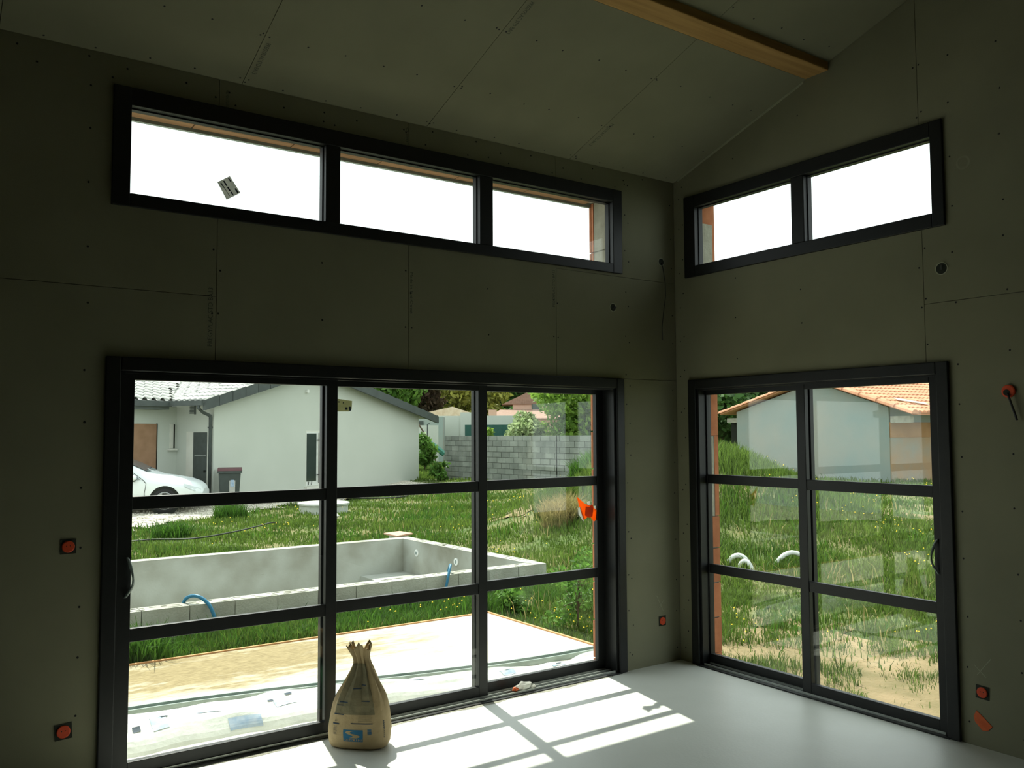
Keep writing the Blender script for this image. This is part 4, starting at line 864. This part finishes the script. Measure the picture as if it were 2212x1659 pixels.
# wheelie bin
bc = HC + HU*.06 - HV*.55; bn = thing('wheelie_bin', (bc.x, bc.y, -.18), 'dark grey wheelie bin with a maroon lid against the white house wall', 'bin')
bu, bv = Vector((.95,-.3)).normalized(), Vector((.3,.95)).normalized()
def bb_(u, v, z): return (bc.x+bu.x*u+bv.x*v, bc.y+bu.y*u+bv.y*v, -.18+z)
def fr_(mb, a0, b0, z0, a1, b1, z1, c=(0,0)): return mb.hexa([bb_(c[0]+x*a0, c[1]+y*b0, z0) for x, y in ((-1,-1),(1,-1),(1,1),(-1,1))] + [bb_(c[0]+x*a1, c[1]+y*b1, z1) for x, y in ((-1,-1),(1,-1),(1,1),(-1,1))])
bevel(fr_(MB(), .235, .25, .05, .29, .34, .93).build('body', K['bin'], bn), .02)
fr_(MB(), .325, .375, .93, .325, .375, .985).build('rim', K['bin'], bn)
lid = MB(); lid.prism([bb_(-.32,y,z) for y, z in ((-.38,.985),(.38,.985),(.34,1.05),(0,1.075),(-.34,1.04))], [bb_(.32,y,z) for y, z in ((-.38,.985),(.38,.985),(.34,1.05),(0,1.075),(-.34,1.04))]); bevel(lid.build('lid', K['binlid'], bn), .015)
fr_(MB(), .075, .004, .40, .08, .004, .76, (.07,-.315)).build('sticker', K['white'], bn); fr_(MB(), .05, .004, .56, .05, .004, .74, (.07,-.321)).build('sticker_print', K['printblue'], bn)
for s in (-1, 1): MB().lathe([(.1,-.025),(.1,.025)], bb_(s*.2,.3,.1), (bu.x,bu.y,0), 16).build('wheel', K['rubber'], bn)

# ---- parked car
CO = Vector((.16, 17.85)); cdir = Vector((.98*.8209+.2*.5711, -.98*.5711+.2*.8209)).normalized(); cside = Vector((cdir.y, -cdir.x))
ZG = float(ground(.1, 17.8))+.06
def cp(s, w, z): p = CO + cdir*s + cside*(w-.82); return (p.x, p.y, ZG+z)       # s forward from the front wheel, w to the near side
car = thing('parked_car', cp(-1.3, 0, 0), 'silver-white saloon car parked nose right on the gravel', 'car')
#      s     zb   zbelt  ztop  wb   wbelt wtop
ST = [(.86,.30,.50,.56,.50,.58,.40),(.80,.22,.54,.64,.68,.74,.52),(.66,.20,.60,.74,.76,.84,.62),(.40,.20,.68,.83,.80,.885,.68),(0,.20,.74,.90,.82,.895,.70),(-.30,.20,.79,.95,.82,.895,.72),(-.43,.20,.81,1.0,.82,.895,.70),(-.86,.20,.84,1.215,.82,.895,.62),(-1.38,.20,.86,1.42,.82,.895,.56),(-2.1,.20,.88,1.47,.82,.895,.56),(-2.8,.20,.90,1.41,.82,.895,.56),(-3.3,.20,.92,1.22,.80,.88,.60),(-3.6,.22,.92,1.02,.76,.84,.66),(-3.75,.35,.80,.90,.66,.74,.60)]
rows = []
for s, zb, ze, zt, wb_, we, wt in ST:
    half = [(wb_*.8,zb),(wb_,zb+.06),(we,(zb+ze)/2),(we,ze-.05),(we*.985,ze),(wt*1.03,zt-.035),(wt*.94,zt),(wt*.5,zt+.018)]
    rows.append([cp(s, w, z) for w, z in half] + [cp(s, 0, half[-1][1]+.004)] + [cp(s, -w, z) for w, z in half[::-1]] + [cp(s, 0, zb), cp(s, half[0][0], half[0][1])])
cb = MB().grid(rows); cb.face(rows[0][:-1]); cb.face(rows[-1][:-1]); cbo = cb.build('body', K['carpaint'], car, True)
def side_poly(pts, off, name, m, parent): return MB().prism([cp(s, w+off, z) for s, w, z in pts], [cp(s, w+off-.02, z) for s, w, z in pts]).build(name, K[m], parent)
side_poly([(-.58,.885,.86),(-.92,.75,1.10),(-1.36,.66,1.33),(-2.0,.645,1.37),(-2.0,.88,.90)], .012, 'side_window', 'carglass', car)
side_poly([(-2.06,.88,.90),(-2.06,.645,1.37),(-2.7,.645,1.33),(-3.1,.80,1.05),(-3.0,.88,.93)], .012, 'side_window', 'carglass', car)
MB().grid([[cp(s, w, z) for w in np.linspace(-.6,.6,5)] for s, z in ((-.46,1.035),(-.86,1.24),(-1.36,1.44))]).build('windscreen', K['carglass'], car)
MB().tube([cp(-.44,.899,.75), cp(-.48,.902,.5), cp(-.46,.87,.24)], .006, 5).build('door_seam', K['darkin'], car)
MB().tube([cp(-.44,.899,.75), cp(-.50,.90,.83), cp(-.82,.79,1.06), cp(-1.25,.68,1.29)], .007, 5).build('door_seam', K['darkin'], car)
blob(cp(-.74,1.0,.90), (.10,.10,.07), 10, 1, .04).build('mirror', K['carpaint'], car, True); blob(cp(-.74,.955,.83), (.07,.07,.022), 8, 2, .04).build('mirror_base', K['darkin'], car, True)
MB().grid([[cp(s, w, z) for s, w, z in row] for row in (((.84,.60,.50),(.70,.835,.55),(.48,.885,.66)),((.82,.57,.60),(.68,.77,.66),(.44,.83,.745)))]).build('headlight', K['lamp'], car, True)
for s in (0, -2.62):
    for sd in (1, -1):
        cen = cp(s, .80*sd, .315); axv = (cside.x*sd, cside.y*sd, 0)
        MB().lathe([(.37,.02),(.375,.095),(.36,.1)], cen, axv, 28).build('wheel_arch', K['darkin'], car, True)
        wh = MB().lathe([(.25,-.1),(.31,-.08),(.315,.08),(.29,.112),(.22,.112)], cen, axv, 28).build('tyre', K['rubber'], car, True)
        MB().lathe([(.215,.112),(.22,.118),(.19,.104),(.06,.11),(.03,.125)], cen, axv, 24).build('rim', K['rim'], wh, True)
        for j in range(5):
            an = 2*math.pi*j/5+.3; uu = Vector((cdir.x,cdir.y,0))*math.cos(an)+Vector((0,0,1))*math.sin(an); c0 = Vector(cen)+Vector(axv)*.119
            pp = uu.cross(Vector(axv)); MB().face([c0+uu*.08+pp*.03, c0+uu*.18+pp*.055, c0+uu*.18-pp*.055, c0+uu*.08-pp*.03]).build('rim_gap', K['darkin'], wh, fix=False)

# ---- small house beyond the bank
sd = thing('small_house', sh(3, 4, .2), 'small grey-rendered gable house with a terracotta tile roof', 'house')
gp = [(0,2.54),(3.58,3.43),(6.3,2.53),(6.3,-.2),(0,-.2)]
MB().prism([sh(u,0,z) for u, z in gp], [sh(u,12,z) for u, z in gp]).build('gable_wall', K['shedwall'], sd)
def sbox(mb, u0, u1, v0, v1, z0, z1): return mb.hexa([sh(u0,v0,z0), sh(u1,v0,z0), sh(u1,v1,z0), sh(u0,v1,z0), sh(u0,v0,z1), sh(u1,v0,z1), sh(u1,v1,z1), sh(u0,v1,z1)])
sbox(MB(), 6.3, 6.32, .01, 12, -.2, 2.05).build('side_wall', K['shedbrown'], sd)
sbox(MB(), 6.3, 6.34, .01, 12, 1.62, 2.08).build('side_band', mat('brown_band', (.40,.22,.10), (.32,.17,.075), 3, .9), sd)
sbox(MB(), 6.32, 7.0, .03, .20, 2.06, 2.26).build('purlin_end', K['mortar'], sd)
sbox(MB(), -.55, 0, .05, .2, 2.15, 2.32).build('purlin_end', K['mortar'], sd)
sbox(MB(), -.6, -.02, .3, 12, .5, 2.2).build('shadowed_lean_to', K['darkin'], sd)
zl = lambda u: 3.55 - (3.58-u)*.247; zq = lambda u: 3.55 - (u-3.58)*.33
def spoly(pts, th=.06): return MB().prism([sh(*p) for p in pts], [sh(p[0],p[1],p[2]-th) for p in pts])
spoly([(-.65,-.2,zl(-.65)), (3.58,-.2,3.55), (3.58,12.2,3.55), (-.65,12.2,zl(-.65))]).build('roof_slope', K['tilered'], sd)
spoly([(3.58,-.2,3.55), (7.25,-.2,zq(7.25)), (7.25,12.2,zq(7.25)), (3.58,12.2,3.55)]).build('roof_slope', K['tilered'], sd)
def barrel(u0, u1, zf, v, r0, r1, n=6):
    a = [sh(u0, v+r0*math.cos(t), zf(u0)+r0*.8*math.sin(t)-.01) for t in np.linspace(0, math.pi, n)]; b = [sh(u1, v+r1*math.cos(t), zf(u1)+r1*.8*math.sin(t)-.02) for t in np.linspace(0, math.pi, n)]
    return MB().prism(a, b)
u = 7.3
while u > 3.7: barrel(u, max(u-.65, 3.58), zq, -.16, .16, .13).build('verge_tile', K['tilered'], sd, False); u -= .61
u = -.67
while u < 3.4: barrel(u, min(u+.65, 3.58), zl, -.16, .13, .11).build('verge_tile', K['tilered'], sd, False); u += .61
# tiles of the visible slope, one mesh each (shared)
def tile_mesh():
    a = [Vector(sh(0, .10*math.cos(t), .075*math.sin(t)+.015))-Vector(sh(0,0,0)) for t in np.linspace(0, math.pi, 6)]; b = [Vector(sh(-.36, .085*math.cos(t), .36*.33+.06*math.sin(t)))-Vector(sh(0,0,0)) for t in np.linspace(0, math.pi, 6)]
    return MB().prism(a, b).mesh('roof_tile', K['tilered'])
rme = tile_mesh()
for r in range(10):
    u = 7.28 - .36*r
    for c in range(28): link('roof_tile', rme, sd, sh(u, .08+.21*c, zq(u)))
MB().hexa([sh(u,v,zq(u)+.10) for u, v in ((6.3,.45),(6.75,1.3),(6.55,1.4),(6.05,.6))] + [sh(u,v,zq(u)+.115) for u, v in ((6.3,.45),(6.75,1.3),(6.55,1.4),(6.05,.6))]).build('white_patch', K['white'], sd)

# ---- far background
fwl = thing('garden_wall', (21.3, 37.8, .2), 'low white building wall beyond the block wall with a square pillar', 'wall')
def lw(mb, p, q_, z0, z1, th=.3):
    d_ = Vector((q_[0]-p[0], q_[1]-p[1], 0)).normalized(); nn = Vector((-d_.y, d_.x, 0))*th; p, q_ = Vector((*p,0)), Vector((*q_,0))
    return mb.hexa([(*(v.xy), z0) for v in (p,q_,q_+nn,p+nn)] + [(*(v.xy), z1) for v in (p,q_,q_+nn,p+nn)])
lw(MB(), (18.6,39.6), (24.6,35.5), .0, 2.86).build('wall_body', K['render'], fwl); lw(MB(), (21.0,37.8), (21.55,37.42), .0, 3.05, .4).build('pillar', K['render'], fwl)
tag(lw(MB(), (15.6,34.4), (17.0,33.45), .0, 2.25).build('garden_wall', K['render']), 'short white garden wall right beside the white house eave', 'wall')
gh = thing('grey_shed', (17.4, 36.5, .2), 'grey gabled outbuilding tucked behind the short white wall', 'shed')
lw(MB(), (16.6,37.0), (18.6,35.7), .2, 2.75, 2.5).build('body', K['shedwall'], gh); lw(MB(), (16.7,36.9), (17.7,36.25), 2.2, 2.5, -.03).build('window_strip', K['winglass'], gh)
tag(lw(MB(), (20.2,36.0), (24.0,33.4), .2, 2.30, .1).build('mesh_fence_panel', K['hedge']), 'dark green mesh fence panel in front of the white building', 'fence')
ch = thing('cream_roof_house', (24.6, 45, .2), 'distant house with a cream tiled roof among the trees', 'house')
lw(MB(), (22.6,46.5), (26.0,44.2), .2, 2.9, 4).build('walls', K['render'], ch)
MB().prism([(22.2,46.4,3.0),(26.4,43.7,2.95),(24.7,44.9,3.65)], [(24.6,50,3.0),(28.6,47.5,2.95),(27.0,48.6,3.65)]).build('roof', K['roofcream'], ch)
ph = thing('pink_house', (30.4, 43.5, .2), 'pink rendered two-storey house with brown tile roofs and chimney', 'house')
lw(MB(), (29.3,44.35), (33.2,41.6), .2, 4.15, 4).build('upper_wall', K['pink'], ph); lw(MB(), (26.4,42.0), (29.3,39.9), .2, 2.75, 4).build('lower_wall', K['pink'], ph)
lw(MB(), (26.9,41.55), (28.3,40.55), .3, 2.6, -.04).build('dark_porch', K['darkin'], ph)
MB().prism([(28.6,44.7,3.85),(33.9,41.0,3.9),(31.2,42.9,5.0),(30.6,43.3,5.0)], [(30.9,48,3.85),(36.2,44.3,3.9),(33.5,46.2,5.0),(32.9,46.6,5.0)]).build('upper_roof', K['roofpink'], ph)
MB().prism([(25.6,42.1,2.78),(29.8,39.2,2.80),(30.0,39.4,2.9),(25.8,42.3,2.88)], [(28.2,44.4,3.38),(31.6,42.0,3.40),(31.8,42.2,3.5),(28.4,44.6,3.48)]).build('lower_roof', K['roofpink'], ph)
lw(MB(), (25.2,41.2), (25.6,40.9), .3, 3.35, .4).build('chimney', K['pink'], ph)
for t_ in (.28, .72):
    a_, b_ = Vector((29.3,44.35)).lerp(Vector((33.2,41.6)), t_), Vector((29.3,44.35)).lerp(Vector((33.2,41.6)), t_+.12); lw(MB(), tuple(a_), tuple(b_), 3.4, 4.0, -.04).build('window', K['winglass'], ph)
sl = thing('garden_slide', (15.6, 32.0, .1), 'green garden slide with a slanted pole beside the white house corner', 'slide')
MB().tube([(15.2,32.35,1.75),(15.5,32.15,1.5),(15.95,31.85,1.15),(16.3,31.6,.8)], .14, 6).build('chute', K['slide'], sl); MB().tube([(15.2,32.3,2.35),(15.75,31.95,1.3),(16.0,31.8,.2)], .04, 6).build('pole', K['bark'], sl)
MB().tube([(15.1,32.5,1.75),(15.1,32.5,.1)], .04, 6).build('post', K['bark'], sl)
FPG = 'thin fence posts on the lawn by the white wall'
for x_, y_, lb in ((16.3,33.3,'slim dark fence post in front of the short white wall'),(18.9,37.6,'slim dark fence post in front of the white building left of its pillar')): tag(MB().tube([(x_,y_,.0),(x_,y_,2.3)], .03, 6).tube([(x_,y_,2.3),(x_+.12,y_-.05,2.36)], .02, 5).build('fence_post', K['fascia']), lb, 'post', FPG)
n = 26000; x = RNG.uniform(11, 17.4, n); y = RNG.uniform(24.9, 33.2, n); a_, b_ = uv(x, y, HC, HU, HV); k_ = ~((a_ < 11.2) & (b_ > -.1))
tag(blades('back_lawn', x[k_], y[k_], RNG.uniform(.06,.18,k_.sum()), .02, K['grass']), 'short sunlit lawn between the white house and the block wall', 'grass', kind='stuff')
